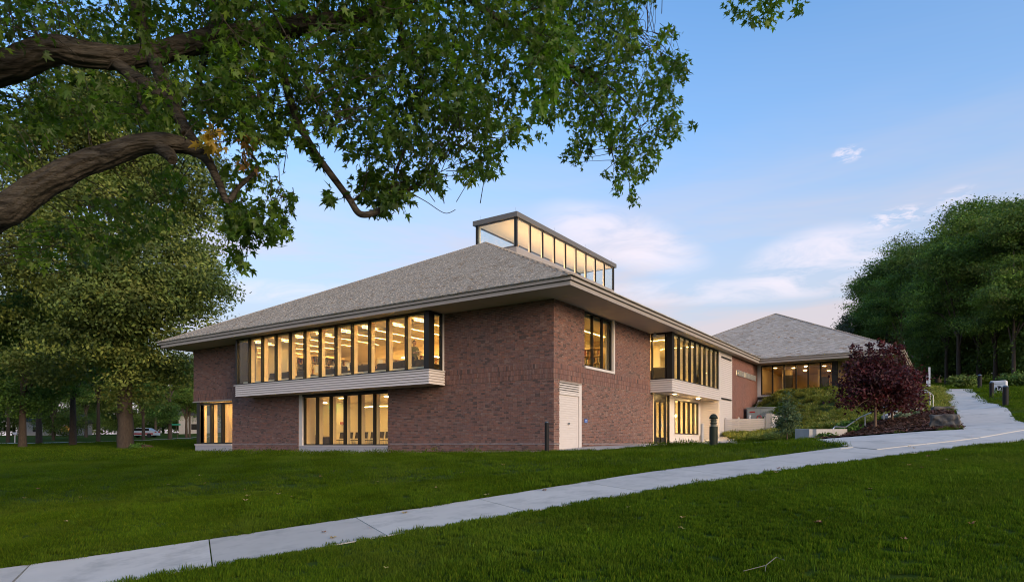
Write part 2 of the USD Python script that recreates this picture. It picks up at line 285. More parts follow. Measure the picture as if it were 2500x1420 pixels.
look('dry_leaf', (1, 1, 1), 0.8, 0.25, 40, tone=True, spec=0.2)
look('car_white', (0.6, 0.62, 0.64), 0.3, 0.03, 4, coat=0.5)
look('tyre', (0.02, 0.02, 0.02), 0.8, 0.1, 30)
look('asphalt', (0.055, 0.055, 0.058), 0.9, 0.15, 8, bump=0.2, bscale=120, spec=0.2)
look('house_paint', (0.36, 0.34, 0.32), 0.7, 0.06, 3)
look('picture_dark', (0.04, 0.035, 0.03), 0.4, 0.5, 3)
glass('pane', (0.93, 0.95, 0.92)); glass('clear_pane', (0.95, 0.97, 0.96))
WARM = (1.0, 0.70, 0.33)
lamp('strip_glow', (1.0, 0.62, 0.22), 52.0)
lamp('bay_glow', (1.0, 0.61, 0.21), 125.0)
lamp('cove_glow', (1.0, 0.63, 0.24), 22.0)
lamp('lobby_glow', (1.0, 0.64, 0.27), 40.0)
lamp('down_glow', (1.0, 0.63, 0.25), 170.0)
lamp('attic_glow', (1.0, 0.54, 0.24), 8.5)
lamp('letter_glow', (1.0, 0.72, 0.40), 0.6)
lamp('exit_glow', (0.15, 1.0, 0.25), 1.8)
lamp('house_glow', (1.0, 0.45, 0.12), 1.0)
# ------------------------------------------------------------------ ground
_cp = [at(*p) for p in [
    (1352, 1101, 24.9), (1060, 1104, 28), (740, 1104, 33.2), (486, 1104, 38.4), (1425, 1092, 26.9), (1590, 1084, 33), (1700, 1081, 38.5), (1500, 1088, 29.5),
    (945, 1308, 7.5), (873, 1264, 8.94), (1290, 1250, 8.3), (1172, 1218, 9.74), (1600, 1150, 11.17), (2065, 1090, 13.3), (2100, 1125, 11.07), (2500, 1075, 13.3), (0, 1387, 7.2),
    (1250, 1420, 5.2), (2500, 1420, 4.25), (0, 1420, 6.76), (718, 1168, 15), (1600, 1103, 20), (1850, 1094, 20), (2010, 1082, 19), (1330, 1112, 20), (1000, 1120, 21),
    (310, 1096, 45), (60, 1094, 50), (-400, 1098, 50), (178, 1089, 55), (100, 1118, 30), (-500, 1130, 30), (0, 1070, 95), (300, 1068, 100), (450, 1073, 90), (-800, 1060, 130),
    (1980, 1074.5, 17.5), (1790, 1086, 25), (1900, 1080, 21), (1655, 1083, 33), (2355, 1048, 15.5), (2135, 1047, 20), (2290, 1003, 22.5), (1985, 1066, 22), (1960, 1062, 25), (2200, 1030, 20),
    (2340, 1008, 25), (2300, 955, 37), (2372, 955, 37), (2330, 975, 31), (2460, 990, 24), (2420, 968, 30), (2500, 1031, 18), (2650, 1000, 20), (2800, 1040, 14), (2700, 965, 30),
    (1850, 984, 46.5), (1900, 962, 44.8), (2030, 957, 41.5), (2100, 960, 38), (2250, 958, 38), (1900, 1010, 41.5), (1900, 1066, 31), (1900, 1063, 36), (1830, 1067, 35), (1775, 1062, 38.5), (1830, 1062, 38.2), (1880, 1061, 37.6), (1850, 1030, 42.2), (1815, 1040, 43), (1825, 1004, 45.2), (1960, 1062, 30), (1960, 1040, 36), (1960, 1000, 40), (2050, 1018, 32), (2180, 985, 31),
    (2450, 946, 45), (2600, 930, 50), (2300, 948, 50), (2200, 950, 50), (2300, 925, 80), (2700, 880, 80), (1900, 950, 70), (1500, 960, 80)]]
_cp += [rd(0, 0, -1.47), rd(8, 0, -0.85), rd(-8, 0, -2.0), rd(10, -9, -1.2), rd(-10, -9, -2.4), rd(0, -12, -2.0), rd(25, 4, 0.9), rd(-25, 12, -1.9), rd(40, 30, 3.2),
        rd(-300, 300, 3), rd(0, 400, 7), rd(300, 300, 12), rd(300, 0, 6), rd(-300, 0, 0), rd(0, -300, -4), rd(-120, 180, 2.2), rd(120, 120, 9), rd(70, 70, 7), rd(-120, 40, -0.5), rd(120, 0, 3)]
_cp = np.array(_cp)
_rbf = RBFInterpolator(_cp[:, :2] / 10.0, _cp[:, 2], kernel='linear', smoothing=0.004)
_rbf2 = RBFInterpolator(_cp[:, :2] / 10.0, _cp[:, 2], kernel='thin_plate_spline', smoothing=0.01)
def ground(xy):
    xy = np.asarray(xy, float).reshape(-1, 2)
    d, r = depth_of(xy); w = np.clip((np.hypot(d, r) - 45) / 40, 0, 1)
    z = np.empty(len(xy))
    for k in range(0, len(xy), 20000):
        q = xy[k:k + 20000] / 10.0
        z[k:k + 20000] = _rbf2(q) * (1 - w[k:k + 20000]) + _rbf(q) * w[k:k + 20000]
    x, y = xy[:, 0], xy[:, 1]
    inside = (x > -24.3) & (x < -0.4) & (y > 0.5) & (y < 26.6)
    wing = (x > -8) & (x < 6.0) & (y > 27.2) & (y < 42)
    z = np.where(inside, np.minimum(z, -0.35), z); z = np.where(wing, np.minimum(z, 2.9), z)
    return z
def gz(x, y): return float(ground([(x, y)])[0])
def graded(lo, hi, c0, c1, fine, far):
    a = list(np.arange(c0, c1 + 1e-6, fine)); s = fine; x = c0
    while x > lo: s *= 1.22; x -= s; a.append(max(x, lo))
    s = fine; x = a[int((c1 - c0) / fine)]
    while x < hi: s *= 1.22; x += s; a.append(min(x, hi))
    return np.unique(np.round(a, 4))
gx = graded(-1600, 1600, -42, 36, 0.45, 0); gy = graded(-1500, 1700, -30, 48, 0.45, 0)
GX, GY = np.meshgrid(gx, gy, indexing='ij'); gp = np.stack([GX.ravel(), GY.ravel()], 1); gzv = ground(gp)
nx, ny = len(gx), len(gy); ii, jj = np.meshgrid(np.arange(nx - 1), np.arange(ny - 1), indexing='ij')
m = MB(); m.add(np.column_stack([gp, gzv]), np.stack([ii * ny + jj, (ii + 1) * ny + jj, (ii + 1) * ny + jj + 1, ii * ny + jj + 1], -1).reshape(-1, 4))
tag(m.build('ground', 'soil_turf', smooth=True), kind='structure')

# paths: outlines laid out on the ground
def flat(pts): return [tuple(at(*p)[:2]) for p in pts]
PU = (0.899 * RT + 0.438 * FW); PU /= np.linalg.norm(PU); PV = np.array([-PU[1], PU[0]])   # along and across the sidewalk
A0 = at(945, 1308, 7.5)[:2]                                                       # a joint on its near edge
def sw(a, b): return A0 + PU * a + PV * b
SWW = 1.60
_far = at(2065, 1090, 13.3)[:2]; _aj = float((_far - A0) @ PU)
walk_main = Polygon([sw(-14, 0), sw(16.5, 0), sw(16.5, SWW), sw(-14, SWW)])
hill_l = [(2355, 1048, 15.5), (2335, 1018, 22), (2318, 990, 28.5), (2303, 957, 36.5), (2302, 953, 40)]
hill_r = [(2376, 953, 40), (2374, 957, 36.5), (2412, 993, 27), (2440, 998, 25.5), (2478, 1028, 18.5), (2560, 1034, 15.5), (2720, 1058, 12.6)]
plaza = Polygon(flat([(2065, 1090, 13.3), (1980, 1075.5, 17.0), (2120, 1064, 16.4), (2250, 1056, 16.0)] + hill_l + hill_r) + [tuple(sw(16.4, SWW * 0.9)), tuple(sw(16.4, SWW * 0.5)), tuple(sw(_aj - 0.2, SWW * 0.5))]).buffer(0)
plaza = plaza.union(Polygon([tuple(sw(9.5, 1.4)), tuple(sw(16.5, 1.4))] + flat([(2720, 1058, 12.6), (2560, 1036, 15.5), (2400, 1046, 15.6), (2250, 1060, 15.4)])).buffer(0)).buffer(.02)
branch = Polygon(flat([(2065, 1088, 13.6), (2058, 1083, 15.2), (1990, 1080.5, 17.5), (1900, 1083, 21), (1790, 1088, 26)]) + [(2.2, 8.5), (0.05, 6.0), (0.05, 17.3), (1.6, 17.3), (3.4, 13.0)] + flat([(1800, 1084, 27.5), (1900, 1078.5, 22.5), (1980, 1074, 17.8), (2120, 1064, 16.4)])).buffer(0)
apron = Polygon([(-27.6, -1.3), (-0.0, -1.25), (0.0, -0.02), (-24.7, -0.02), (-24.7, 6), (-27.2, 6)])
pad = Polygon([(0.0, 0.1), (1.9, 0.2), (2.4, 8.4), (0.05, 6.0)])
bed = Polygon(flat([(1982, 1074, 17.4), (2120, 1065, 16.5), (2250, 1057, 16.1), (2353, 1049, 15.7), (2338, 1030, 19.0), (2322, 1012, 22.3), (2292, 1003, 22.8), (2240, 1018, 22.5), (2130, 1036, 22.2), (1990, 1060, 20.5)])).buffer(0.02)
paths_all = walk_main.union(plaza).union(branch).union(pad)

def drape(pg, step, lift):
    """a sheet over the polygon that follows the ground"""
    out = MB()
    for g in getattr(pg, 'geoms', [pg]):
        if g.is_empty or g.area < 1e-3: continue
        v, f = trimesh.creation.triangulate_polygon(g.segmentize(step), engine='earcut') if step is None else _grid_tri(g, step)
        z = ground(v) + lift
        out.add(np.column_stack([v, z]), f)
    return out
def _grid_tri(g, step):
    from shapely import segmentize
    from scipy.spatial import Delaunay
    x0, y0, x1, y1 = g.bounds
    X, Y = np.meshgrid(np.arange(x0, x1 + step, step), np.arange(y0, y1 + step, step)); p = np.stack([X.ravel(), Y.ravel()], 1)
    p = p[contains_xy(g.buffer(-step * 0.35), p[:, 0], p[:, 1])]
    b = np.array(segmentize(g.exterior, step).coords)[:-1]
    v = np.vstack([b, p]) if len(p) else b
    t = Delaunay(v).simplices; c = v[t].mean(1); t = t[contains_xy(g, c[:, 0], c[:, 1])]
    a = v[t]; cr = (a[:, 1, 0] - a[:, 0, 0]) * (a[:, 2, 1] - a[:, 0, 1]) - (a[:, 1, 1] - a[:, 0, 1]) * (a[:, 2, 0] - a[:, 0, 0])
    t[cr < 0] = t[cr < 0][:, ::-1]
    return v, t
def slab(pg, lift=0.015, thick=0.12, step=0.6, tone=(1, 1, 1)):
    v, f = _grid_tri(pg, step); z = ground(v) + lift; n = len(v)
    from collections import Counter
    e = np.vstack([f[:, [0, 1]], f[:, [1, 2]], f[:, [2, 0]]]); key = Counter(map(tuple, np.sort(e, 1))); be = [x for x in e if key[tuple(sorted(x))] == 1]
    mb = MB(); mb.add(np.vstack([np.column_stack([v, z]), np.column_stack([v, z - thick])]), np.vstack([f, np.array([(a, a + n, b + n) for a, b in be]), np.array([(a, b + n, b) for a, b in be])]), tone)
    return mb
rng = np.random.default_rng(7)
side = thing('sidewalk', kind='structure')
_js = [-12.75 + 1.822 * k for k in range(0, 17)]
_js = [x - (_js[7] - 0.0) for x in _js]                                            # one joint at a = 0
for k in range(len(_js) - 1):
    a0, a1 = _js[k] + 0.007, _js[k + 1] - 0.007
    pg = Polygon([sw(a0, 0), sw(a1, 0), sw(a1, SWW), sw(a0, SWW)])
    if a1 > _aj - 0.8: pg = pg.difference(plaza.buffer(0.012))
    t = 0.87 + 0.2 * rng.random()
    for g in getattr(pg, 'geoms', [pg]):
        if g.area > 0.05: slab(g, 0.010, 0.12, 0.5, (t, t, t)).build('slab', 'concrete', side)
hillpath = thing('path', kind='structure')
def cut(pg, ln, parent, step):
    """saw-cut joints across a pavement"""
    from shapely.ops import split
    rest = [pg]
    for l in ln:
        rest = [q for g in rest for q in split(g, l).geoms]
    for g in rest:
        g = g.buffer(-0.012)
        for q in getattr(g, 'geoms', [g]):
            if q.area > 0.06:
                t = 0.93 + 0.12 * rng.random(); slab(q, 0.02, 0.12, step, (t, t, t)).build('slab', 'concrete', parent)
_mid0, _mid1 = (at(2440, 1046, 15.5)[:2], at(2336, 955, 37)[:2]); _hu = (_mid1 - _mid0) / np.linalg.norm(_mid1 - _mid0); _hv = np.array([-_hu[1], _hu[0]])
cut(plaza, [LineString([_mid0 + _hu * k - _hv * 9, _mid0 + _hu * k + _hv * 9]) for k in np.arange(-2.4, 26, 1.9)] + [LineString([sw(x, 0.2), sw(x, 6)]) for x in np.arange(_aj + 1.3, 16, 1.822)], hillpath, 0.8)
fp = thing('path', kind='structure')
cut(branch.difference(plaza.buffer(0.01)).difference(walk_main), [LineString([rd(-20, x)[:2], rd(30, x)[:2]]) for x in np.arange(14.5, 40, 1.9)], fp, 0.8)
drape(pad.difference(branch.buffer(0.01)), 0.5, 0.03).build('slab', 'wall_concrete', fp)
ap = thing('pavement', kind='structure')
_pv = MB(); _k = 0
for x in np.arange(-27.5, -0.1, 0.42):
    for yk, y in enumerate(np.arange(-1.24, -0.1, 0.21)):
        xx = x + 0.21 * (yk % 2); c = Polygon([(xx + .006, y + .006), (xx + .41, y + .006), (xx + .41, y + .2), (xx + .006, y + .2)])
        if not apron.contains(c): continue
        h = gz(xx + .2, y + .1) + 0.02 + 0.004 * rng.random(); t = 0.75 + 0.5 * rng.random()
        mb = MB().box((xx + .006, y + .006, h - 0.06), (xx + .41, y + .2, h), (t, t * (0.95 + 0.1 * rng.random()), t))
        if _k < 60 and x < -23: mb.build('paver', 'paver', ap); _k += 1
        else: _pv.v += mb.v; _pv.f += [f + _pv.n for f in mb.f]; _pv.t += mb.t; _pv.n += mb.n
_pv.build('pavers', 'paver', ap, kind='stuff')
b_ = drape(bed, 0.35, 0.05); tag(b_.build('mulch_ground', 'mulch', smooth=True), kind='structure')
# wood chips on the bed
ch = MB(); q = rng.uniform(bed.bounds[:2], bed.bounds[2:], (9000, 2)); q = q[contains_xy(bed, q[:, 0], q[:, 1])]; qz = ground(q) + 0.055
for (x, y), z in zip(q, qz):
    l, w_, a = rng.uniform(.02, .06), rng.uniform(.008, .02), rng.uniform(0, 6.28); u = np.array([math.cos(a), math.sin(a), rng.uniform(-.4, .4)]) * l; v = np.array([-math.sin(a), math.cos(a), rng.uniform(-.4, .4)]) * w_
    c = np.array([x, y, z + rng.uniform(0, .03)]); t = rng.uniform(.5, 1.7); ch.quad(c - u - v, c + u - v, c + u + v, c - u + v, (t, t * rng.uniform(.85, 1.05), t * rng.uniform(.8, 1.1)))
tag(ch.build('mulch', 'mulch', kind='stuff'), 'reddish brown shredded bark mulch on the bed under the red maple', 'mulch')
# ------------------------------------------------------------------ the library
lib = thing('library_building', 'brick library with hipped shingle roofs, lit bay windows and rooftop clerestory', 'library')
X, Y, Z3 = np.array([1., 0]), np.array([0, 1.]), None
SOF, SILL, B0, B1 = 5.81, 3.38, 2.77, 3.38         # soffit, upper sill, the soldier band
BT = np.array([(.225, .118, .092), (.20, .106, .088), (.255, .118, .085), (.175, .102, .09), (.08, .06, .056), (.26, .165, .135), (.22, .135, .115)])
BW = np.array([.22, .22, .11, .18, .12, .07, .08]); BW2 = np.array([.30, .25, .05, .2, .05, .05, .10])
def wall(name, o, u, n, L, z0, z1, holes, rng, solo, mortar='mortar', band=True, smooth_tone=0.0, hdr=0.33):
    """brick by brick: o corner, u along, n outward; holes (a0, a1, za, zb)"""
    w = part(lib, name); o = np.array(o, float)
    bx = sorted({0.0, L, *[min(max(h[k], 0), L) for h in holes for k in (0, 1)]}); bz = sorted({z0, z1, *[min(max(h[k], z0), z1) for h in holes for k in (2, 3)]})
    mb = MB()
    for a0, a1 in zip(bx[:-1], bx[1:]):
        for c0, c1 in zip(bz[:-1], bz[1:]):
            am, cm = (a0 + a1) / 2, (c0 + c1) / 2
            if any(h[0] < am < h[1] and h[2] < cm < h[3] for h in holes): continue
            mb.ubox(o, u, n, max(a0, .014), a1, -0.20, -0.012, c0, c1)
    mb.build('mortar', mortar, w)
    allb, cen = [], []
    def lay(a0, a1, za, zb, proud):
        segs = [(a0, a1)]
        for h in holes:
            if h[2] < (za + zb) / 2 < h[3]:
                segs = [s for p, q in segs for s in ((p, min(q, h[0])), (max(p, h[1]), q)) if s[1] - s[0] > 0.02]
        for p, q in segs:
            p, q = max(p, 0), min(q, L)
            if q - p < 0.02: continue
            t = BT[rng.choice(7, p=BW if proud == 0 else BW2)] * rng.uniform(.85, 1.15)
            if smooth_tone: t = t * (1 - smooth_tone) + np.array([.26, .105, .08]) * smooth_tone
            t = t * .78 + np.array([.208, .118, .098]) * .22
            d = proud + rng.uniform(-.002, .003)
            c = lambda a, b, z: (o[0] + u[0] * a + n[0] * b, o[1] + u[1] * a + n[1] * b, z)
            P = [c(p, -.012, za), c(q, -.012, za), c(q, -.012, zb), c(p, -.012, zb), c(p, d, za), c(q, d, za), c(q, d, zb), c(p, d, zb)]
            F = np.array([(4, 5, 6, 7), (0, 1, 5, 4), (3, 7, 6, 2), (0, 4, 7, 3), (1, 2, 6, 5)])
            if u[0] * n[1] - u[1] * n[0] > 0: F = F[:, ::-1]
            allb.append((P, F, t)); cen.append(c((p + q) / 2, 0, (za + zb) / 2))
    CH, J, BL, BH = 0.0677, 0.010, 0.200, 0.095
    z, k = z0, 0
    while z < z1 - 0.02:
        if band and B0 - 0.01 <= z + CH / 2 <= B1:
            if z < B0 + 0.03:
                for r_ in range(3):
                    a = -rng.random() * .03
                    while a < L: lay(a + J / 2, a + CH - J / 2, B0 + r_ * .2033 + J / 2, B0 + (r_ + 1) * .2033 - J / 2, 0.016); a += CH
            z += CH; k += 1; continue
        zz = min(z + CH - J, z1); a = -(0.0 if k % 2 else 0.105) - 0.0; a0 = a
        while a < L:
            l = BH if rng.random() < hdr else BL
            lay(a, min(a + l, L), z, zz, 0.0); a += l + J
        z += CH; k += 1
    cen = np.array(cen); dist = np.linalg.norm(cen - EYE, axis=1) if len(cen) else []
    near = set(np.argsort(dist)[:solo].tolist()); rest = MB()
    for i, (P, F, t) in enumerate(allb):
        if i in near: MB().add(P, F, t).build('brick', 'brick', w)
        else: rest.add(P, F, t)
    rest.build('bricks', 'brick', w, kind='stuff')
    return w
rngb = np.random.default_rng(3)
W2 = (-14.79, -8.75, 0.20, 2.66); W1 = (-24.34, -20.78, 0.20, 2.64)
BAY = (-18.9, -5.4)
ws = wall('brick_wall', (0, 0), -X, -Y, 24.64, -0.55, SOF, [(8.75, 15.04, -0.3, 2.76), (20.78, 24.7, -0.62, 2.77), (5.46, 18.9, 2.764, SOF + .1)], rngb, 150)
E1 = (2.51, 5.27, 3.50, 5.70); DL = (0.44, 2.27, 0.06, 2.70)
we = wall('brick_wall', (0, 0), Y, X, 9.95, -0.35, SOF, [(DL[0], DL[1], -0.4, 2.72), (E1[0], E1[1] + .14, E1[2] - .1, SOF + .1), (9.60, 10.2, 2.764, SOF + .1)], rngb, 140)
wg = wall('brick_wall', (1.12, 20.2), Y, X, 6.5, 0.0, SOF, [], rngb, 0, band=False, smooth_tone=.55)
ww = wall('brick_wall', (-24.64, 0), Y, -X, 26.0, 2.77, SOF, [], rngb, 0)
MB().box((-24.60, 0.4, -0.5), (-24.5, 0.6, 2.77)).build('corner_panel', 'dark_metal', lib)
# water table, lintels
m = MB()
for a0, a1 in ((0, 8.6), (15.2, 20.7)): m.ubox((0, 0), -X, -Y, a0, a1, -.01, .022, .262, .284)
for a0, a1 in ((0.0, .36), (2.36, 9.9)): m.ubox((0, 0), Y, X, a0, a1, -.01, .022, .262, .284)
m.build('water_table', 'precast', lib)

def clap(parent, o, u, n, L, z0, z1, h=0.112, name='board', mat='clapboard', a0=0.0, th=.046, gap=.012):
    """weatherboards, each one a board"""
    k = max(1, round((z1 - z0) / h)); h = (z1 - z0) / k
    for i in range(k):
        za, zb = z0 + i * h + (.004 if i else 0), z0 + (i + 1) * h - gap
        c = lambda a, b, z: (o[0] + u[0] * a + n[0] * b, o[1] + u[1] * a + n[1] * b, z)
        P = [c(a0, 0, za), c(L, 0, za), c(L, th, za), c(a0, th, za), c(a0, 0, zb), c(L, 0, zb), c(L, .008, zb), c(a0, .008, zb)]
        mb = MB(); mb.add(P, BOXF if u[0] * n[1] - u[1] * n[0] > 0 else BOXF[:, ::-1]); mb.build(name, mat, parent)
def window(o, u, n, L, z0, z1, npan, name='window', fin=True, fr='dark_metal', cap=0.07, mw=0.06, gl='pane', finmat='window_wood', skip_ends=(0, 0), edge=0.06, label=None):
    """o: left end seen from outside; u to the right, n outward"""
    w = part(lib, name, label); o = np.array(o, float)
    m = MB(); m.ubox(o, u, n, 0, L, -.09, cap * .7, z0, z0 + edge).ubox(o, u, n, 0, L, -.09, cap * .7, z1 - edge, z1)
    for k, a in ((0, 0), (1, L - edge)):
        if not skip_ends[k]: m.ubox(o, u, n, a, a + edge, -.09, cap * .7, z0 + edge, z1 - edge)
    m.build('frame', fr, w)
    pw = L / npan
    for k in range(npan):
        a0, a1 = k * pw + (edge if k == 0 else mw / 2), (k + 1) * pw - (edge if k == npan - 1 else mw / 2)
        MB().ubox(o, u, n, a0, a1, -.035, -.025, z0 + edge, z1 - edge).build('pane', gl, w)
        if k: MB().ubox(o, u, n, k * pw - mw / 2, k * pw + mw / 2, -.09, cap, z0 + edge, z1 - edge).build('mullion', fr, w)
        if fin: MB().ubox(o, u, n, max(k * pw - mw / 2, 0), max(k * pw, 0) + mw / 2 - .001, -.30, -.092, z0 + edge, z1 - edge).build('mullion_fin', finmat, w)
    return w
# --- south bay
bay = part(lib, 'bay_window')
YB = -1.0
MB().box((BAY[0], YB + .02, 2.765), (BAY[1] - .02, -.015, 2.80)).build('bay_soffit', 'soffit', bay)
MB().box((BAY[0], YB + .01, 2.80), (BAY[1] - .01, -.03, 3.32)).build('bay_core', 'white_trim', bay)
clap(bay, (BAY[0], YB), X, -Y, BAY[1] - BAY[0] + .02, 2.765, 3.325)
clap(bay, (BAY[1], YB), Y, X, .98, 2.765, 3.325)
MB().box((BAY[0] - .12, YB - .06, 3.327), (BAY[1] + .06, -.02, 3.372)).build('sill', 'white_trim', bay)
window((BAY[0], YB + .05), X, -Y, BAY[1] - BAY[0] - .22, 3.374, 5.80, 12)
MB().box((BAY[1] - .24, YB - .03, 3.374), (BAY[1] + .02, YB + .26, 5.805)).build('corner_post', 'dark_metal', bay)
window((BAY[1] - .05, YB + .27), Y, X, .60, 3.374, 5.80, 1, fin=False)
MB().box((BAY[1] - .12, YB + .87, 3.374), (BAY[1] + .0, -.02, 5.805)).build('end_trim', 'white_trim', bay)
MB().box((BAY[0] - .03, YB + .0, 3.374), (BAY[0] + .1, -.02, 5.805)).build('end_panel', 'dark_metal', bay)
MB().box((BAY[0] + .12, YB + .36, 3.374), (BAY[1] - .3, YB + .62, 3.56)).build('sill_shelf', 'ceiling_white', bay)
# --- south lower window
window((W2[0], .16), X, -Y, W2[1] - W2[0], W2[2], W2[3], 6, cap=.08, mw=.07)
m = MB().box((W2[0] - .25, .02, .18), (W2[0], .30, 2.76)); m.build('jamb_trim', 'white_trim', lib)
MB().box((W2[0] - .25, .03, -.6), (W2[1], .3, .155)).build('window_base', 'precast', lib)
MB().box((W2[0] - .25, .0, .155), (W2[1], .3, .198)).build('sill', 'white_trim', lib)
MB().box((W2[0], .02, 2.662), (W2[1], .3, 2.762)).build('window_head', 'dark_metal', lib)
# --- corner window, low on the left
window((-24.10, .16), X, -Y, 3.32, .27, 2.62, 3, cap=.12, mw=.09, edge=.08)
window((-24.22, 4.2), -Y, -X, 3.9, .27, 2.62, 3, cap=.12, mw=.09, edge=.08)
MB().box((-24.36, .02, .25), (-24.02, .30, 2.70)).build('corner_post', 'dark_metal', lib)
MB().box((-24.44, -.02, -.6), (-20.78, .3, .20)).build('window_base', 'precast', lib); MB().box((-24.48, -.06, .20), (-20.78, .3, .262)).build('sill', 'white_trim', lib)
MB().box((-24.44, .3, -.6), (-24.1, 4.6, .20)).build('window_base', 'precast', lib)
MB().box((-24.70, -.03, 2.70), (-20.78, .3, 2.765)).build('lintel', 'fascia', lib)
# --- east window
window((-.10, E1[0]), Y, X, E1[1] - E1[0], E1[2], 5.78, 3, cap=.03, mw=.06, fin=False)
m = MB().box((-.10, E1[1], E1[2] - .1), (.03, E1[1] + .13, SOF)).box((-.10, E1[0], E1[2] - .1), (.05, E1[1], E1[2] - .002)); m.build('window_trim', 'white_trim', lib)
# --- service door with louvres in the corner
dr = part(lib, 'door')
clap(dr, (-.06, DL[0] + .01), Y, X, 1.58, .08, 2.20, .094, th=.014, gap=.004)
MB().box((-.14, DL[0], .05), (-.06, DL[1], 2.72)).build('door_leaf', 'white_trim', dr)
MB().box((-.10, DL[1] - .22, .06), (.0, DL[1], 2.72)).build('door_frame', 'white_trim', dr)
MB().box((-.06, DL[0], 2.20), (.0, DL[1] - .22, 2.29)).build('door_frame', 'white_trim', dr)
MB().box((-.06, DL[0], 2.66), (.01, DL[1], 2.72)).build('door_frame', 'fascia', dr)
MB().box((-.058, DL[0], 2.29), (-.05, DL[1] - .22, 2.66)).build('louver_back', 'dark_metal', dr)
for k in range(4):
    z = 2.30 + k * .09; MB().hexa([(-.05, DL[0], z + .035), (-.0, DL[0], z), (-.0, DL[1] - .22, z), (-.05, DL[1] - .22, z + .035), (-.05, DL[0], z + .07), (-.0, DL[0], z + .045), (-.0, DL[1] - .22, z + .045), (-.05, DL[1] - .22, z + .07)]).build('slat', 'white_trim', dr)
MB().box((-.03, 1.16, 1.04), (.0, 1.28, 1.11)).build('handle', 'steel', dr)
# --- east bay
b2 = part(lib, 'bay_window'); XB = 1.12; YA, YM, YE = 9.62, 17.5, 20.2
MB().box((.0, YA + .02, 2.86), (XB - .02, YM + .02, 2.89)).build('bay_soffit', 'soffit', b2)
MB().box((.02, YA + .01, 2.89), (XB - .01, YM, 3.42)).build('bay_core', 'white_trim', b2)
clap(b2, (0, YA), X, -Y, XB + .02, 2.86, 3.43, .105); clap(b2, (XB, YA), Y, X, YM - YA, 2.86, 3.43, .105)
MB().box((.01, YA - .06, 3.432), (XB + .06, YM + .1, 3.478)).build('sill', 'white_trim', b2)
window((.04, YA + .05), X, -Y, .78, 3.48, 5.80, 1, fin=False)
MB().box((XB - .26, YA - .02, 3.48), (XB + .02, YA + .30, 5.805)).build('corner_post', 'dark_metal', b2)
window((XB - .05, YA + .31), Y, X, YM - YA - .33, 3.48, 5.80, 9, fin=False, cap=.05)
MB().box((.90, YM, .0), (XB - .001, YE, SOF)).build('wing_core', 'white_trim', b2)
MB().box((-.1, YM + .006, .0), (.9, YM + .2, SOF)).build('wing_core', 'white_trim', b2)
clap(b2, (XB, YM), Y, X, YE - YM, .35, SOF - .01, .115, a0=.10, th=.034, gap=.008)
MB().box((XB - .08, YM - .03, .3), (XB + .03, YM + .10, SOF - .005)).build('corner_board', 'white_trim', b2)
clap(b2, (0, YM), X, -Y, XB - .08, .45, 2.86, .105)
MB().box((-.1, YM - .02, -.1), (XB + .02, YE, .36)).build('foundation', 'precast', b2)
for z in (5.42, 2.94): MB().box((XB + .03, YM + .35, z), (XB + .06, YE - .25, z + .10)).build('slot_vent', 'dark_metal', b2)
# thin slats inside the east bay panes, standing for the far roof mirrored there
bl = MB()
for k in range(0, 30):
    bl.box((XB - .20, YA + .9, 4.05 + k * .045), (XB - .165, YM - .4, 4.053 + k * .045))
bl.build('blind', 'ceiling_white', b2)
# --- entrance under the east bay
en = part(lib, 'entrance')
MB().box((-.28, 10.0, 0.0), (-.2, 17.5, 2.86)).build('back_panel', 'white_trim', en) if False else None
dm = MB(); Ya, Yb = 10.32, 11.70
for y0, y1 in ((Ya, Ya + .12), (Ya + .60, Ya + .78), (Yb - .12, Yb)): dm.box((-.07, y0, .38), (-.01, y1, 2.50))
dm.box((-.07, Ya, .28), (-.01, Yb, .62)); dm.box((-.07, Ya, 2.42), (-.01, Yb, 2.66)); dm.build('door', 'dark_metal', en)
for y0, y1 in ((Ya + .12, Ya + .60), (Ya + .78, Yb - .12)): MB().box((-.045, y0, .62), (-.035, y1, 2.42)).build('pane', 'pane', en)
MB().tube([(.04, Ya + .66, .95), (.05, Ya + .66, 1.55)], .016, 8).tube([(-.01, Ya + .66, 1.0), (.045, Ya + .66, 1.0)], .01, 6).tube([(-.01, Ya + .66, 1.5), (.045, Ya + .66, 1.5)], .01, 6).build('handle', 'steel', en)
MB().box((-.10, 9.97, .25), (.0, 10.08, 2.855)).build('jamb', 'window_wood', en)
MB().box((-.10, 10.08, .25), (.01, Ya, 2.855)).box((-.10, Ya, 2.66), (.012, Yb, 2.855)).box((-.10, Yb, .25), (.01, Yb + .07, 2.855)).box((-.10, 12.22, .25), (.01, 12.3, 2.855)).build('door_frame', 'dark_metal', en)
MB().box((-.045, Yb + .07, .30), (-.035, 12.22, 2.80)).build('pane', 'pane', en)
MB().box((-.2, 12.3, .25), (.02, 13.02, 2.855)).build('pier', 'white_trim', en)
MB().box((-.2, 13.02, -.1), (.03, 17.2, .74)).build('window_base', 'white_trim', en); MB().box((-.2, 13.0, .742), (.06, 17.2, .80)).build('sill', 'white_trim', en)
window((.0, 13.05), Y, X, 4.0, .802, 2.70, 5, fin=False, cap=.05, mw=.06)
MB().box((-.2, 13.02, 2.70), (.0, 17.5, 2.855)).box((-.2, 17.05, .8), (.01, 17.5, 2.70)).build('window_trim', 'white_trim', en)
for y in (11.4, 15.2): MB().lathe((.62, y, 2.845), [(.0, .0), (.09, .0), (.09, .012), (.0, .012)], 16).build('downlight', 'down_glow', en)
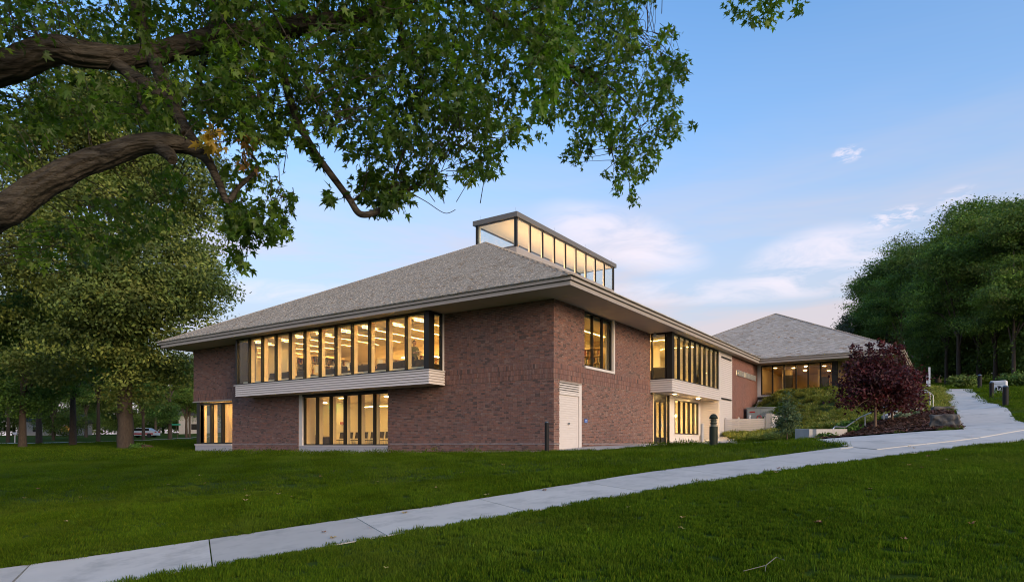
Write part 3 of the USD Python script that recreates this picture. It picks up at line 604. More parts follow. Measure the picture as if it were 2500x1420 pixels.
# --- eaves, fascia, roofs
EO, ES, EW, ZE = 1.60, -1.60, -25.4, 6.12
SL = .508
PYR = (-8.6, 10.0, 25.2, 43.8)
fx = part(lib, 'eaves')
def fascia(p0, p1, n, e0=0, e1=0):
    p0, p1 = np.array(p0, float), np.array(p1, float); L = np.linalg.norm(p1 - p0); u = (p1 - p0) / L; n = np.array(n, float)
    MB().ubox(p0, u, n, e0, L + e1 * .0, -.12, .0, SOF - .015, 5.955).build('fascia_board', 'fascia', fx)
    MB().ubox(p0, u, n, e0, L + e1, -.10, .07, 5.963, ZE - .015).build('gutter', 'fascia', fx)
    MB().ubox(p0, u, n, e0, L + e1 * .7, -.09, .05, 5.953, 5.965).build('drip_edge', 'dark_metal', fx)
fascia((EW, ES), (EO + .0, ES), -Y, 0, .07); fascia((EO, ES), (EO, PYR[2]), X, .125); fascia((EO + .0, PYR[2]), (PYR[1], PYR[2]), -Y); fascia((PYR[1], PYR[2]), (PYR[1], PYR[3]), X); fascia((EW, 30), (EW, ES), -X)
sf = MB().box((EW + .05, ES + .05, SOF), (EO - .05, -.02 + .2, SOF + .03)).box((-.2, .19, SOF), (EO - .05, 27.0, SOF + .031)).box((EW + .05, .19, SOF), (-24.4, 30, SOF + .032)).box((EO - .06, PYR[2] + .05, SOF), (PYR[1] - .05, 27.2, SOF + .033)).box((5.9, 27.2, SOF), (PYR[1] - .05, 43.7, SOF + .034))
sf.build('soffit', 'soffit', fx)
AP = np.array([-12.3, 12.36, ZE + SL * 13.96]); PA = np.array([.7, 34.5, ZE + SL * 9.3])
roof = part(lib, 'roof')
m = MB()
e = lambda x, y: (x, y, ZE - .02)
N2 = np.array([-12.3, 29, AP[2]])
m.add([e(EW - .1, ES - .1), e(EO + .1, ES - .1), AP], [(0, 1, 2)]); m.add([e(EO + .1, ES - .1), e(EO + .1, 43), N2, AP], [(0, 1, 2), (0, 2, 3)]); m.add([e(EW - .1, ES - .1), AP, N2, e(EW - .1, 43)], [(0, 1, 2), (0, 2, 3)]); m.add([e(EO + .1, 43), e(EW - .1, 43), N2], [(0, 1, 2)])
p4 = [e(PYR[0], PYR[2] - .1), e(PYR[1] + .1, PYR[2] - .1), e(PYR[1] + .1, PYR[3]), e(PYR[0], PYR[3])]
for k in range(4): m.add([p4[k], p4[(k + 1) % 4], PA], [(0, 1, 2)])
v_ = np.array(m.v[0]); 
for k in range(len(m.v)): m.v[k] = np.array(m.v[k]) - np.array([0, 0, .03])
m.build('roof_deck', 'shingle', roof)
rngs = np.random.default_rng(11)
def shingles(p0, p1, top, solo, wid=(.09, .19), exp=.13, xmax=None, clipf=None):
    """courses from the eave p0-p1 up to the point or edge top = (q0, q1)"""
    p0, p1, q0, q1 = (np.array(x, float) for x in (p0, p1, *top))
    u = p1 - p0; L = np.linalg.norm(u); u /= L
    c = np.cross(u, q0 - p0); nrm = c / np.linalg.norm(c); nrm *= np.sign(nrm[2]); s = np.cross(nrm, u); s *= np.sign(s[2])
    H = (q0 - p0) @ s; a0, a1 = (q0 - p0) @ u, (q1 - p0) @ u
    out, near = [], []
    k = 0; F = np.array([(0, 1, 5, 4), (4, 5, 6, 7), (0, 4, 7, 3), (1, 2, 6, 5)])
    for h in np.arange(-.05, H - .02, exp):
        hh = max(h, 0); lo, hi = a0 * hh / H - .02, L + (a1 - L) * hh / H + .02
        a = lo - rngs.uniform(0, .2)
        while a < hi:
            w_ = rngs.uniform(*wid); x0, x1 = max(a, lo), min(a + w_ - .008, hi); a += w_
            if x1 - x0 < .02: continue
            j = rngs.uniform(-.012, .012); th = rngs.uniform(.026, .042)
            h0 = h + j; h1 = min(h + exp + .03, H)
            g = rngs.choice([0, 0, 0, 1, 2]); t = np.array([(.345, .335, .325), (.315, .30, .28), (.375, .368, .36)][g]) * rngs.uniform(.88, 1.12)
            if rngs.random() < .03: t = np.array((.24, .185, .14)) * rngs.uniform(.8, 1.2)
            P = [p0 + u * x + s * y + nrm * z for x, y, z in ((x0, h0, .0), (x1, h0, .0), (x1, h1, .0), (x0, h1, .0), (x0, h0, th), (x1, h0, th), (x1, h1, .004), (x0, h1, .004))]
            if clipf is not None and clipf((P[0] + P[6]) / 2): continue
            out.append((P, F, t))
        k += 1
    ce = np.array([np.mean(P, 0) for P, _, _ in out]); dd = np.linalg.norm(ce - EYE, axis=1); near = set(np.argsort(dd)[:solo].tolist()); rest = MB()
    for i, (P, F_, t) in enumerate(out):
        if i in near: MB().add(P, F_, t).build('shingle', 'shingle', roof)
        else: rest.add(P, F_, t)
    rest.build('shingles', 'shingle', roof, kind='stuff')
ee = lambda x, y: (x, y, ZE)
CLX = (-13.25, -10.1); CLY = (12.62, 26.9)
incl = lambda p: CLX[0] < p[0] < CLX[1] and CLY[0] < p[1] < CLY[1]
zr = lambda x: ZE + SL * (EO + .1 - x)
shingles(ee(EW - .1, ES - .1), ee(EO + .1, ES - .1), (AP, AP), 200)
inpyr = lambda p: (p[1] > PYR[2] and p[2] < ZE + SL * min(p[1] - PYR[2], p[0] - PYR[0], PYR[1] - p[0]) - .05) or incl(p)
shingles(ee(EO + .1, ES - .1), ee(EO + .1, 42), (AP, (-12.3, 29, AP[2])), 100, wid=(.2, .4), clipf=inpyr)
inmain = lambda p: p[2] < ZE + SL * min(EO + .1 - p[0], 99) - .05
shingles(ee(PYR[0], PYR[2] - .1), ee(PYR[1] + .1, PYR[2] - .1), (PA, PA), 0, wid=(.14, .3), exp=.145, clipf=inmain)
shingles(ee(PYR[0], PYR[3]), ee(PYR[0], PYR[2] - .1), (PA, PA), 0, wid=(.25, .5), exp=.16, clipf=inmain)
shingles(ee(PYR[1] + .1, PYR[2] - .1), ee(PYR[1] + .1, PYR[3]), (PA, PA), 0, wid=(.4, .8), exp=.2)
def caps(p, q, n):
    p, q = np.array(p, float), np.array(q, float); mb = MB(); u = (q - p) / np.linalg.norm(q - p); s = np.cross(u, [0, 0, 1]); s /= np.linalg.norm(s); up = np.cross(s, u)
    L = np.linalg.norm(q - p)
    for a in np.arange(0, L, n):
        t = np.array((.30, .26, .22)) * rngs.uniform(.75, 1.15); o0, o1 = p + u * a, p + u * min(a + n + .05, L)
        for sg in (-1, 1):
            dn = s * sg * .13 - up * .045
            mb.add([o0 + up * .05, o1 + up * .025, o1 + dn + up * .025, o0 + dn + up * .05, o0 + up * .02, o1 + up * .0, o1 + dn, o0 + dn + up * .02], BOXF if sg > 0 else BOXF[:, ::-1], t)
    mb.build('ridge_cap', 'shingle', roof)
caps(ee(EO + .1, ES - .1), AP, .15); caps(ee(EW - .1, ES - .1), AP, .15); caps(ee(PYR[1] + .1, PYR[2] - .1), PA, .18); caps((-3.45, 30.35, ZE + SL * 5.15), PA, .18); caps((-12.3, 12.4, AP[2]), (-12.3, 12.6, AP[2]), .15)
# --- clerestory on the ridge
cl = part(lib, 'clerestory')
zc0, zc1, zt = 12.66, 14.50, 14.80
(x0, x1), (y0, y1) = CLX, CLY
MB().box((x1 - .06, y0, zr(x1) - .3), (x1 + .02, y1, zc0)).box((x0, y0, 11.9), (x1 - .06, y0 + .08, zc0 - .002)).box((x0 - .02, y0, 12.0), (x0 + .06, y1, zc0)).box((x0, y1 - .08, 11.5), (x1 - .06, y1, zc0 - .002)).build('curb', 'fascia', cl)
MB().box((x0 - .16, y0 - .16, zc1), (x1 + .16, y1 + .16, zt)).build('clerestory_roof', 'roof_edge', cl)
MB().box((x0 + .1, y0 + .1, zc1 - .012), (x1 - .1, y1 - .1, zc1 - .002)).build('clerestory_ceiling', 'ceiling_white', cl)
MB().box((x0 + .06, y0 + .08, 11.7), (x1 - .06, y1 - .08, 11.75)).build('shaft_floor', 'ceiling_white', cl)
MB().box((x1 - .14, y0 - .02, zc0), (x1 + .02, y0 + .14, zc1)).box((x0 - .02, y0 - .02, zc0), (x0 + .12, y0 + .14, zc1)).box((x1 - .12, y1 - .12, zc0), (x1 + .02, y1 + .02, zc1)).box((x0 - .02, y1 - .12, zc0), (x0 + .12, y1 + .02, zc1)).build('corner_post', 'dark_metal', cl)
MB().box((x0 + .12, y0 - .01, zc0), (x1 - .14, y0 + .09, zc0 + .09)).build('rail', 'roof_edge', cl); MB().box((x0 + .12, y0 - .01, zc1 - .07), (x1 - .14, y0 + .09, zc1)).build('rail', 'roof_edge', cl); MB().box((x1 - .08, y0 + .14, zc1 - .07), (x1 + .01, y1 - .12, zc1)).build('rail', 'roof_edge', cl); MB().box((x0 + .125, y0 + .10, zc0), (x0 + .22, y0 + .2, zc1)).box((x1 - .24, y0 + .10, zc0), (x1 - .145, y0 + .2, zc1)).build('inner_frame', 'ceiling_white', cl)
wn = (y1 - y0 - .28) / 9
for k in range(9):
    ya = y0 + .14 + k * wn
    if k:
        MB().box((x1 - .07, ya - .035, zc0), (x1 + .015, ya + .035, zc1)).build('mullion', 'dark_metal', cl); MB().box((x1 - .16, ya - .03, zc0), (x1 - .072, ya + .03, zc1)).build('mullion_fin', 'ceiling_white', cl)
        if k % 3 == 0: MB().box((x0 - .0, ya - .05, zc0), (x0 + .14, ya + .05, zc1)).build('mullion', 'window_wood', cl)
    MB().box((x1 - .03, ya + .036, zc0), (x1 - .02, ya + wn - .036, zc1)).build('pane', 'clear_pane', cl)
for k in range(3):
    ya = y0 + .14 + k * 3 * wn; MB().box((x0 + .02, ya + .06, zc0), (x0 + .03, ya + 3 * wn - .06, zc1)).build('pane', 'clear_pane', cl)
MB().box((x0 + .12, y0 + .03, zc0), (x1 - .14, y0 + .04, zc1)).build('pane', 'clear_pane', cl); MB().box((x0 + .12, y1 - .04, zc0), (x1 - .12, y1 - .03, zc1)).build('pane', 'clear_pane', cl)
MB().box((x1 - .26, y0 + .3, zc0 - .12), (x1 - .12, y1 - .3, zc0 - .09)).box((x0 + .12, y0 + .3, zc0 - .12), (x0 + .26, y1 - .3, zc0 - .09)).build('uplight', 'attic_glow', cl)  # out of view below the sill, placed to light the clerestory ceiling
for (x, y) in ((x0 + .3, y0 + .1), (x1 - .1, y0 + .1), (x1, y0 + 4.8), (x1, y0 + 9.4), (x1, y1 - .4)): MB().tube([(x, y, zt), (x, y, zt + .34)], .009, 6).build('lightning_rod', 'steel', cl)
# --- north wing below the pyramid roof
wi = part(lib, 'wing')
NY = 26.8
window((1.36, NY), X, -Y, 4.62, 3.72, 5.80, 6, fin=False, cap=.08, mw=.08)
MB().box((1.06, NY - .05, 3.62), (1.36, NY + .2, SOF)).build('pier', 'white_trim', wi); MB().box((1.06, NY - .04, 3.60), (6.0, NY + .2, 3.718)).build('sill', 'white_trim', wi)
MB().box((1.06, NY - .02, 1.0), (6.25, NY + .2, 3.60)).build('foundation', 'picture_dark', wi)
MB().box((5.98, NY - .06, 3.2), (6.25, NY + .25, SOF)).build('corner_post', 'dark_metal', wi)
MB().box((6.0, NY + .3, 2.6), (6.05, 42, SOF)).build('side_wall', 'wood_wall', wi)
for k in range(34): MB().box((6.10, NY + .45 + k * .42, 3.0), (6.32, NY + .51 + k * .42, SOF)).build('fin', 'wood_wall', wi)
# --- rooms
rm = part(lib, 'interior')
FU, CU = 3.20, 5.62
def room(x0, x1, y0, y1, z0, z1, wallm, floorm='carpet', ceil='ceiling_white', sides='WEN'):
    MB().box((x0, y0, z0 - .04), (x1, y1, z0)).build('floor_slab', floorm, rm); MB().box((x0, y0, z1), (x1, y1, z1 + .04)).build('ceiling', ceil, rm)
    m = MB()
    if 'W' in sides: m.box((x0 - .05, y0, z0), (x0, y1, z1))
    if 'E' in sides: m.box((x1, y0, z0), (x1 + .05, y1, z1))
    if 'N' in sides: m.box((x0, y1, z0), (x1, y1 + .05, z1))
    if 'S' in sides: m.box((x0, y0 - .05, z0), (x1, y0, z1))
    m.build('interior_wall', wallm, rm)
room(-24.2, -.32, .32, 17.2, FU, CU, 'plaster', sides='WN'); MB().box((BAY[0] + .1, -.86, FU - .05), (BAY[1] - .1, .32, FU + .1)).box((BAY[0] + .1, -.86, CU + .06), (BAY[1] - .1, .32, CU + .1)).build('bay_floor', 'ceiling_white', rm)
MB().box((-18.8, .9, FU), (-17.1, 1.0, CU)).box((-24.1, .21, FU), (BAY[0], .31, CU)).box((BAY[1] + .02, .21, FU), (-.32, .31, CU)).box((-.40, .33, FU), (-.31, E1[0], CU)).box((-.40, E1[1], FU), (-.31, YA, CU)).build('interior_wall', 'plaster', rm)
MB().box((-.4, YA + .06, FU), (XB - .1, YM, FU + .2)).box((-.4, YA + .06, CU), (XB - .1, YM, CU + .1)).build('bay_floor', 'ceiling_white', rm)
MB().box((-4.4, 1.8, FU), (-4.3, 9.4, CU)).box((-4.3, 9.3, FU), (-.41, 9.4, CU)).build('interior_wall', 'plaster', rm)
MB().box((-2.5, 12.4, FU), (-.6, 12.5, CU)).box((-2.6, 12.5, FU), (-2.5, 17.2, CU)).build('interior_wall', 'plaster', rm)
MB().box((-15.25, .33, .04), (-14.92, .95, 2.74)).build('interior_wall', 'plaster', rm)
room(-20.2, -7.9, .32, 5.9, .04, 2.74, 'plaster', 'shelf_wood', sides='WEN')
room(-24.0, -20.3, .32, 4.4, .04, 2.70, 'wood_wall', 'shelf_wood', sides='EN')
room(-5.0, -.30, 10.0, 17.4, .22, 2.76, 'plaster', 'shelf_wood', sides='WNS')
room(1.3, 5.95, 27.05, 34, 3.2, 5.70, 'wood_wall', 'shelf_wood', 'wood_wall', sides='WEN')
MB().box((2.3, 29.0, 3.2), (3.0, 29.1, 5.7)).box((4.6, 29.6, 3.2), (4.8, 29.7, 5.7)).build('interior_wall', 'wood_wall', rm)
MB().box((-23.9, 1.7, .04), (-23.2, 1.8, 2.7)).box((-22.3, 2.4, .04), (-21.8, 2.5, 2.7)).build('interior_wall', 'wood_wall', rm)
# ------------------------------------------------------------------ lights in the rooms (lamps seen lit, and some unseen or added to brighten the rooms)
ORD = 'first second third fourth fifth sixth seventh eighth ninth tenth eleventh twelfth thirteenth fourteenth fifteenth'.split()
k = 0
for x in np.arange(-22.6, -1.0, 1.6):
    y0 = -.55 if BAY[0] + .3 < x < BAY[1] - .5 else .6
    for ya, yb, where in ((y0, 3.6, 'near the south windows'), (7.4, 9.2, 'deep in the reading room')):
        if -4.2 < x and ya > 7: ya, yb, where = 5.0, 8.8, 'placed unseen to light the walls behind the narrow east window'  # unseen strips, placed to light the walls behind this window
        if ya > 7 and (k % 2 or x > -17): k += 1; continue
        t = thing('strip_light', f'long recessed strip light {where}, {ORD[int(round((x + 22.6) / 1.6))]} from the west end', 'ceiling light', (x, ya, CU - .002), group='strip lights in the reading room ceiling')
        L = yb - ya
        zoff = .058 if ya < 0 else 0
        MB().box((-.035, 0, -.03), (-.019, L, .0)).box((.019, 0, -.03), (.035, L, 0)).build('housing', 'ceiling_white', t); MB().box((-.019, .0, -.022), (.019, L, -.012)).build('diffuser', 'strip_glow', t)
        k += 1
for i, (x, y, w_, l_) in enumerate(((-8.6, 7.6, 3.0, 2.2), (-20.4, 5.0, 1.6, 1.4), (-14.5, 8.2, 2.4, 1.2))):  # the west and narrow panels are added to brighten the room
    t = thing('light_cove', ('bright ceiling cove over the back of the east half of the reading room', 'added ceiling light panel brightening the west end of the reading room', 'added narrow ceiling light panel brightening the room behind the tall bookcases')[i], 'ceiling light', (x, y, CU - .002)); MB().box((-w_ / 2, 0, -.02), (w_ / 2, l_, -.008)).build('diffuser', 'cove_glow', t); MB().box((-w_ / 2 - .06, -.06, -.05), (-w_ / 2, l_ + .06, 0)).box((w_ / 2, -.06, -.05), (w_ / 2 + .06, l_ + .06, 0)).build('frame', 'ceiling_white', t)
for y in (10.6, 13.8):
    t = thing('strip_light', 'strip light in the east bay ceiling' + (' by the corner post' if y < 12 else ' near the far end'), 'ceiling light', (.3, y, CU - .002)); MB().box((-1.4, -.032, -.022), (.5, .032, -.012)).build('diffuser', 'bay_glow', t); MB().box((-1.4, -.05, -.03), (.5, -.033, 0)).build('housing', 'ceiling_white', t)
for i, x in enumerate((-14.75, -13.3)):
    t = thing('pendant_light', ('left', 'right')[i] + ' one of two slim linear pendants over the meeting room chairs', 'pendant light', (x, 4.4, 2.36))
    MB().box((-.5, -.035, 0), (.5, .035, .05)).build('housing', 'ceiling_white', t); MB().box((-.5, -.03, -.012), (.5, .03, -.001)).build('diffuser', 'strip_glow', t)
    for s in (-.4, .4): MB().tube([(s, 0, .05), (s, 0, .38)], .006, 5).build('cable', 'steel', t)
for i, (x, y) in enumerate([(-17.2, 3.0), (-14.8, 2.6), (-11.8, 3.0), (-18.6, 4.7)]):
    t = thing('downlight', ('round recessed downlight over the meeting room desk', 'round downlight behind the middle panes of the meeting room', 'round downlight at the right end of the meeting room', 'round downlight near the meeting room exit sign')[i], 'ceiling light', (x, y, 2.735), group='downlights in the meeting room'); MB().lathe((0, 0, -.012), [(0, 0), (.1, 0), (.1, .01)], 16).build('diffuser', 'down_glow', t)
for i, (x, y) in enumerate([(-23.2, 1.0), (-21.6, 1.2), (-22.6, 3.2)]):
    t = thing('downlight', 'warm downlight in the timber lined corner room, ' + ('by the corner post', 'at the right pane', 'deepest inside')[i], 'ceiling light', (x, y, 2.695), group='downlights in the corner room'); MB().lathe((0, 0, -.012), [(0, 0), (.13, 0), (.13, .01)], 16).build('diffuser', 'down_glow', t)
for i, (x, y) in enumerate([(2.1, 27.8), (3.2, 28.4), (4.1, 27.9), (5.2, 28.5), (3.6, 30.6), (2.4, 31.5), (5.0, 31.8)]):
    t = thing('downlight', 'small warm downlight in the timber ceiling of the far wing, ' + ('first pane', 'second pane', 'middle panes, front', 'by the corner post', 'middle, deeper inside', 'left, deeper inside', 'right, deepest inside')[i], 'ceiling light', (x, y, 5.695), group='downlights in the far wing'); MB().lathe((0, 0, -.012), [(0, 0), (.10, 0), (.10, .01)], 14).build('diffuser', 'lobby_glow', t)
for i, (x, y) in enumerate([(-1.2, 11.4), (-1.2, 13.6), (-1.2, 15.8)]):
    t = thing('downlight', 'round downlight in the entrance lobby, ' + ('behind the glazed door', 'behind the pale pier', 'behind the lower east window')[i], 'ceiling light', (x, y, 2.755), group='downlights in the entrance lobby'); MB().lathe((0, 0, -.012), [(0, 0), (.12, 0), (.12, .01)], 14).build('diffuser', 'down_glow', t)
t = thing('pendant_light', 'cluster of small globe pendants hanging behind the lower east windows', 'pendant light', (-.75, 14.9, 2.1))
for s, z in ((0, 0), (.1, -.22), (-.08, -.5), (.05, -.75)): MB().sphere((s, s, z), .05, 2).build('globe', 'down_glow', t)
MB().tube([(0, 0, .6), (0, 0, -.75)], .006, 5).build('cable', 'steel', t)
# ------------------------------------------------------------------ bookcases and books
rngk = np.random.default_rng(21)
BC = np.array([(.55, .5, .4), (.6, .55, .45), (.12, .08, .06), (.3, .06, .05), (.45, .2, .1), (.08, .12, .2), (.5, .42, .3), (.2, .2, .18), (.62, .58, .5)])
books = []
def bookcase(loc, rz, L, H, label, depth=.56, sides=(1, -1), plaque=False):
    t = thing('bookcase', label, 'bookcase', loc, rz)
    for a in (0, L): MB().box((a - .02, -depth / 2, 0), (a + .02, depth / 2, H)).build('end_panel', 'shelf_wood', t)
    MB().box((.02, -.012, .06), (L - .02, .012, H - .02)).build('back_panel', 'shelf_wood', t)
    ns = max(2, round((H - .1) / .36)); hz = (H - .1) / ns
    for k in range(ns + 1): MB().box((.02, -depth / 2, .08 + k * hz - .012), (L - .02, depth / 2, .08 + k * hz + .012)).build('shelf', 'shelf_wood', t)
    if plaque: MB().box((-.035, -.13, H - .42), (-.021, .13, H - .08)).build('plaque', 'signbox', t)
    c, s = math.cos(rz), math.sin(rz)
    for k in range(ns):
        for sd in sides:
            a = .05
            while a < L - .1:
                w_ = rngk.uniform(.022, .05)
                if rngk.random() < .06: a += rngk.uniform(.1, .4); continue
                h = min(hz - .05, rngk.uniform(.19, .30)); y0 = sd * (depth / 2 - rngk.uniform(.0, .05)); y1 = y0 - sd * .19
                P = [(a, y0, 0), (a + w_ - .002, y0, 0), (a + w_ - .002, y1, 0), (a, y1, 0)]; z0 = .08 + k * hz + .014
                pts = [(loc[0] + c * x - s * y, loc[1] + s * x + c * y, loc[2] + z0 + zz) for zz in (0, h) for x, y, _ in P]
                books.append((pts, sd, BC[rngk.integers(len(BC))] * rngk.uniform(.8, 1.2))); a += w_
for i, x in enumerate((-20.6, -19.3, -18.0)):
    bookcase((x, 3.0, FU), PI2 := math.pi / 2, 4.6, 2.12, ('first', 'second', 'third')[i] + ' tall double sided bookcase from the west end of the long bay window', plaque=True)
for i, x in enumerate((-16.4, -13.9, -11.5, -9.2)):
    bookcase((x, 2.3, FU), PI2, 4.6, 1.42, ('first', 'second', 'third', 'fourth')[i] + ' low bookcase from the left in the east half of the reading room', plaque=True)
bookcase((-20, 9.6, FU), 0, 10, 2.1, 'long bookcase across the back of the reading room', sides=(-1,))
bookcase((-9, 9.6, FU), 0, 7, 1.9, 'shorter bookcase across the back behind the low shelves', sides=(-1,))
bookcase((-3.9, 2.2, FU), PI2, 4.4, 1.85, 'bookcase seen through the narrow east window above the band', sides=(-1, 1))
bookcase((-4.1, 8.95, FU), 0, 1.9, 2.0, 'bookcase set back behind the narrow east window', sides=(-1, 1))
ce = np.array([np.mean(b[0], 0) for b in books]); order = np.argsort(np.linalg.norm(ce - EYE, axis=1)); rest = MB(); n_ = 0
for i in order:
    P, sd, t = books[i]; F = BOXF if sd < 0 else BOXF[:, ::-1]
    if n_ < 300: tag(MB().add(P, F, t).build('book', 'book'), 'small upright book packed on a lit reading room shelf', 'book', 'books standing on the reading room shelves'); n_ += 1
    else: rest.add(P, F, t)
tag(rest.build('books', 'book', kind='stuff'), 'rows of small books on the reading room shelves', 'books')
# ------------------------------------------------------------------ seats, desk and other furniture
a0 = thing('armchair', 'dark armchair by the long bay window, first from the west', 'armchair', (-17.4, .72, FU), .1)
def soft(c, e, r): 
    cs = [(sx, sy, sz) for sx in (-1, 1) for sy in (-1, 1) for sz in (-1, 1)]
    return manifold3d.Manifold.batch_hull([manifold3d.Manifold.sphere(r, 10).translate([c[0] + s[0] * (e[0] - r), c[1] + s[1] * (e[1] - r), c[2] + s[2] * (e[2] - r)]) for s in cs])
def man(mb, m_, tone=(1, 1, 1)):
    q = m_.to_mesh(); return mb.add(q.vert_properties[:, :3], q.tri_verts, tone)
man(MB(), soft((0, 0, .33), (.42, .40, .14), .06)).build('seat', 'furniture_dark', a0, smooth=True); man(MB(), soft((0, -.36, .52), (.44, .11, .33), .07)).build('backrest', 'furniture_dark', a0, smooth=True)
for s in (-1, 1): man(MB(), soft((s * .44, 0, .40), (.09, .42, .24), .06)).build('armrest', 'furniture_dark', a0, smooth=True)
for sx in (-1, 1):
    for sy in (-1, 1): MB().tube([(sx * .38, sy * .34, 0), (sx * .36, sy * .32, .22)], .02, 6).build('leg', 'dark_metal', a0)
for i, x in enumerate((-16.4, -15.2, -13.5, -12.2, -10.7, -9.5, -8.3, -7.0)):
    copy(a0, (x, .70 + .1 * (i % 3), FU), .15 * ((i % 3) - 1), 1.0, 'dark armchair by the long bay window, ' + ('second', 'third', 'fourth', 'fifth', 'sixth', 'seventh', 'eighth', 'ninth')[i] + ' from the west')
for i, (x, y) in enumerate(((-.1, 11.3), (-1.2, 11.9))): copy(a0, (x, y, FU + .2), .3 + 2 * i, 1.0, 'dark armchair in the east bay ' + ('beside the corner post' if i == 0 else 'behind the other one'))
c0 = thing('chair', 'meeting room chair with dark mesh back, leftmost of the row along the wall', 'chair', (-17.6, 4.9, .04), math.pi)
MB().box((-.24, -.23, .43), (.24, .24, .47)).build('seat', 'furniture_dark', c0); MB().hexa([(-.24, -.25, .55), (.24, -.25, .55), (.24, -.22, .55), (-.24, -.22, .55), (-.23, -.31, .92), (.23, -.31, .92), (.23, -.285, .92), (-.23, -.285, .92)]).build('backrest', 'furniture_dark', c0)
for sx in (-1, 1):
    MB().tube([(sx * .24, .22, 0), (sx * .24, .22, .44)], .012, 6).build('leg', 'steel', c0); MB().tube([(sx * .24, -.26, 0), (sx * .24, -.22, .45), (sx * .24, -.30, .92)], .012, 6).build('leg', 'steel', c0)
for i, x in enumerate((-16.95, -16.3, -15.7, -15.05, -14.4, -13.8)): copy(c0, (x, 4.9 + .03 * (i % 2), .04), math.pi + .06 * (i % 3 - 1), 1.0, 'meeting room chair with dark mesh back, ' + ('second', 'third', 'fourth', 'fifth', 'sixth', 'seventh')[i] + ' from the left along the wall')
d_ = thing('desk', 'small desk by the left end of the meeting room', 'desk', (-16.6, 2.0, .04)); MB().box((-.5, -.3, .70), (.5, .3, .74)).build('top', 'shelf_wood', d_)
for sx in (-.46, .46): MB().box((sx - .02, -.28, 0), (sx + .02, .28, .70)).build('side_panel', 'furniture_dark', d_)
t = thing('monitor', 'dark screen standing on the small desk', 'monitor', (-16.6, 2.0, .78)); MB().box((-.28, -.02, .08), (.28, .02, .42)).build('screen', 'furniture_dark', t); MB().tube([(0, .03, 0), (0, .03, .12)], .025, 8).box((-.12, -.08, 0), (.12, .1, .015)).build('stand', 'furniture_dark', t)
t = thing('waste_bin', 'pale waste bin under the small desk', 'bin', (-16.2, 1.6, .04)); MB().lathe((0, 0, 0), [(0, .005), (.10, .005), (.13, .3), (.12, .3), (.095, .02), (0, .02)], 16).build('bin_body', 'ceiling_white', t)
t = thing('cabinet', 'low dark cabinet between desk and row of chairs', 'cabinet', (-15.5, 2.0, .04)); MB().box((-.42, -.25, .06), (.42, .25, .60)).build('body', 'furniture_dark', t); MB().box((-.45, -.28, .60), (.45, .28, .64)).build('top', 'shelf_wood', t); MB().box((-.40, -.262, .08), (-.01, -.252, .58)).build('door', 'furniture_dark', t); MB().box((.01, -.262, .08), (.40, -.252, .58)).build('door', 'furniture_dark', t)
t = thing('exit_sign', 'green lit exit sign under the meeting room ceiling', 'exit sign', (-19.0, 5.5, 2.42)); MB().box((-.16, -.02, 0), (.16, .02, .18)).build('housing', 'exit_glow', t); MB().box((-.01, -.01, .18), (.01, .01, .31)).build('stem', 'steel', t)
tx = meshkit.text_mesh('EXIT', .10, .004); tx.apply_transform(trimesh.transformations.rotation_matrix(math.pi / 2, [1, 0, 0])); tx.apply_translation([-.11, -.022, .04]); MB().tm(tx).build('lettering', 'signbox', t)
t = thing('alarm_panel', 'small red panel on the meeting room wall', 'alarm', (-18.4, 5.86, 1.45)); MB().box((-.15, -.06, 0), (.15, 0, .16)).build('housing', 'red_paint', t); MB().box((-.12, -.068, .03), (.12, -.06, .07)).build('cover', 'signbox', t)
for i, (x, y, z) in enumerate([(2.75, 28.95, 4.35), (4.95, 30.2, 4.2)]):
    t = thing('picture', 'dark framed picture in the far wing, ' + ('left one behind the panes' if i == 0 else 'one nearer the corner post'), 'picture', (x, y, z)); MB().box((-.3, -.03, 0), (.3, 0, .9)).build('frame', 'dark_metal', t); MB().box((-.26, -.036, .04), (.26, -.03, .86)).build('canvas', 'picture_dark', t)
for i, (x, y) in enumerate([(1.9, 28.0), (5.1, 28.3), (3.5, 28.8)]):
    t = thing('table', ('pale', 'timber', 'low')[i] + ' table in the far wing ' + ('by the brick wall', 'by the dark corner post', 'in the middle')[i], 'table', (x, y, 3.2)); MB().box((-.5, -.35, .72), (.5, .35, .76)).build('top', 'shelf_wood', t)
    for sx in (-.45, .45):
        for sy in (-.3, .3): MB().box((sx - .025, sy - .025, 0), (sx + .025, sy + .025, .72)).build('leg', 'window_wood', t)
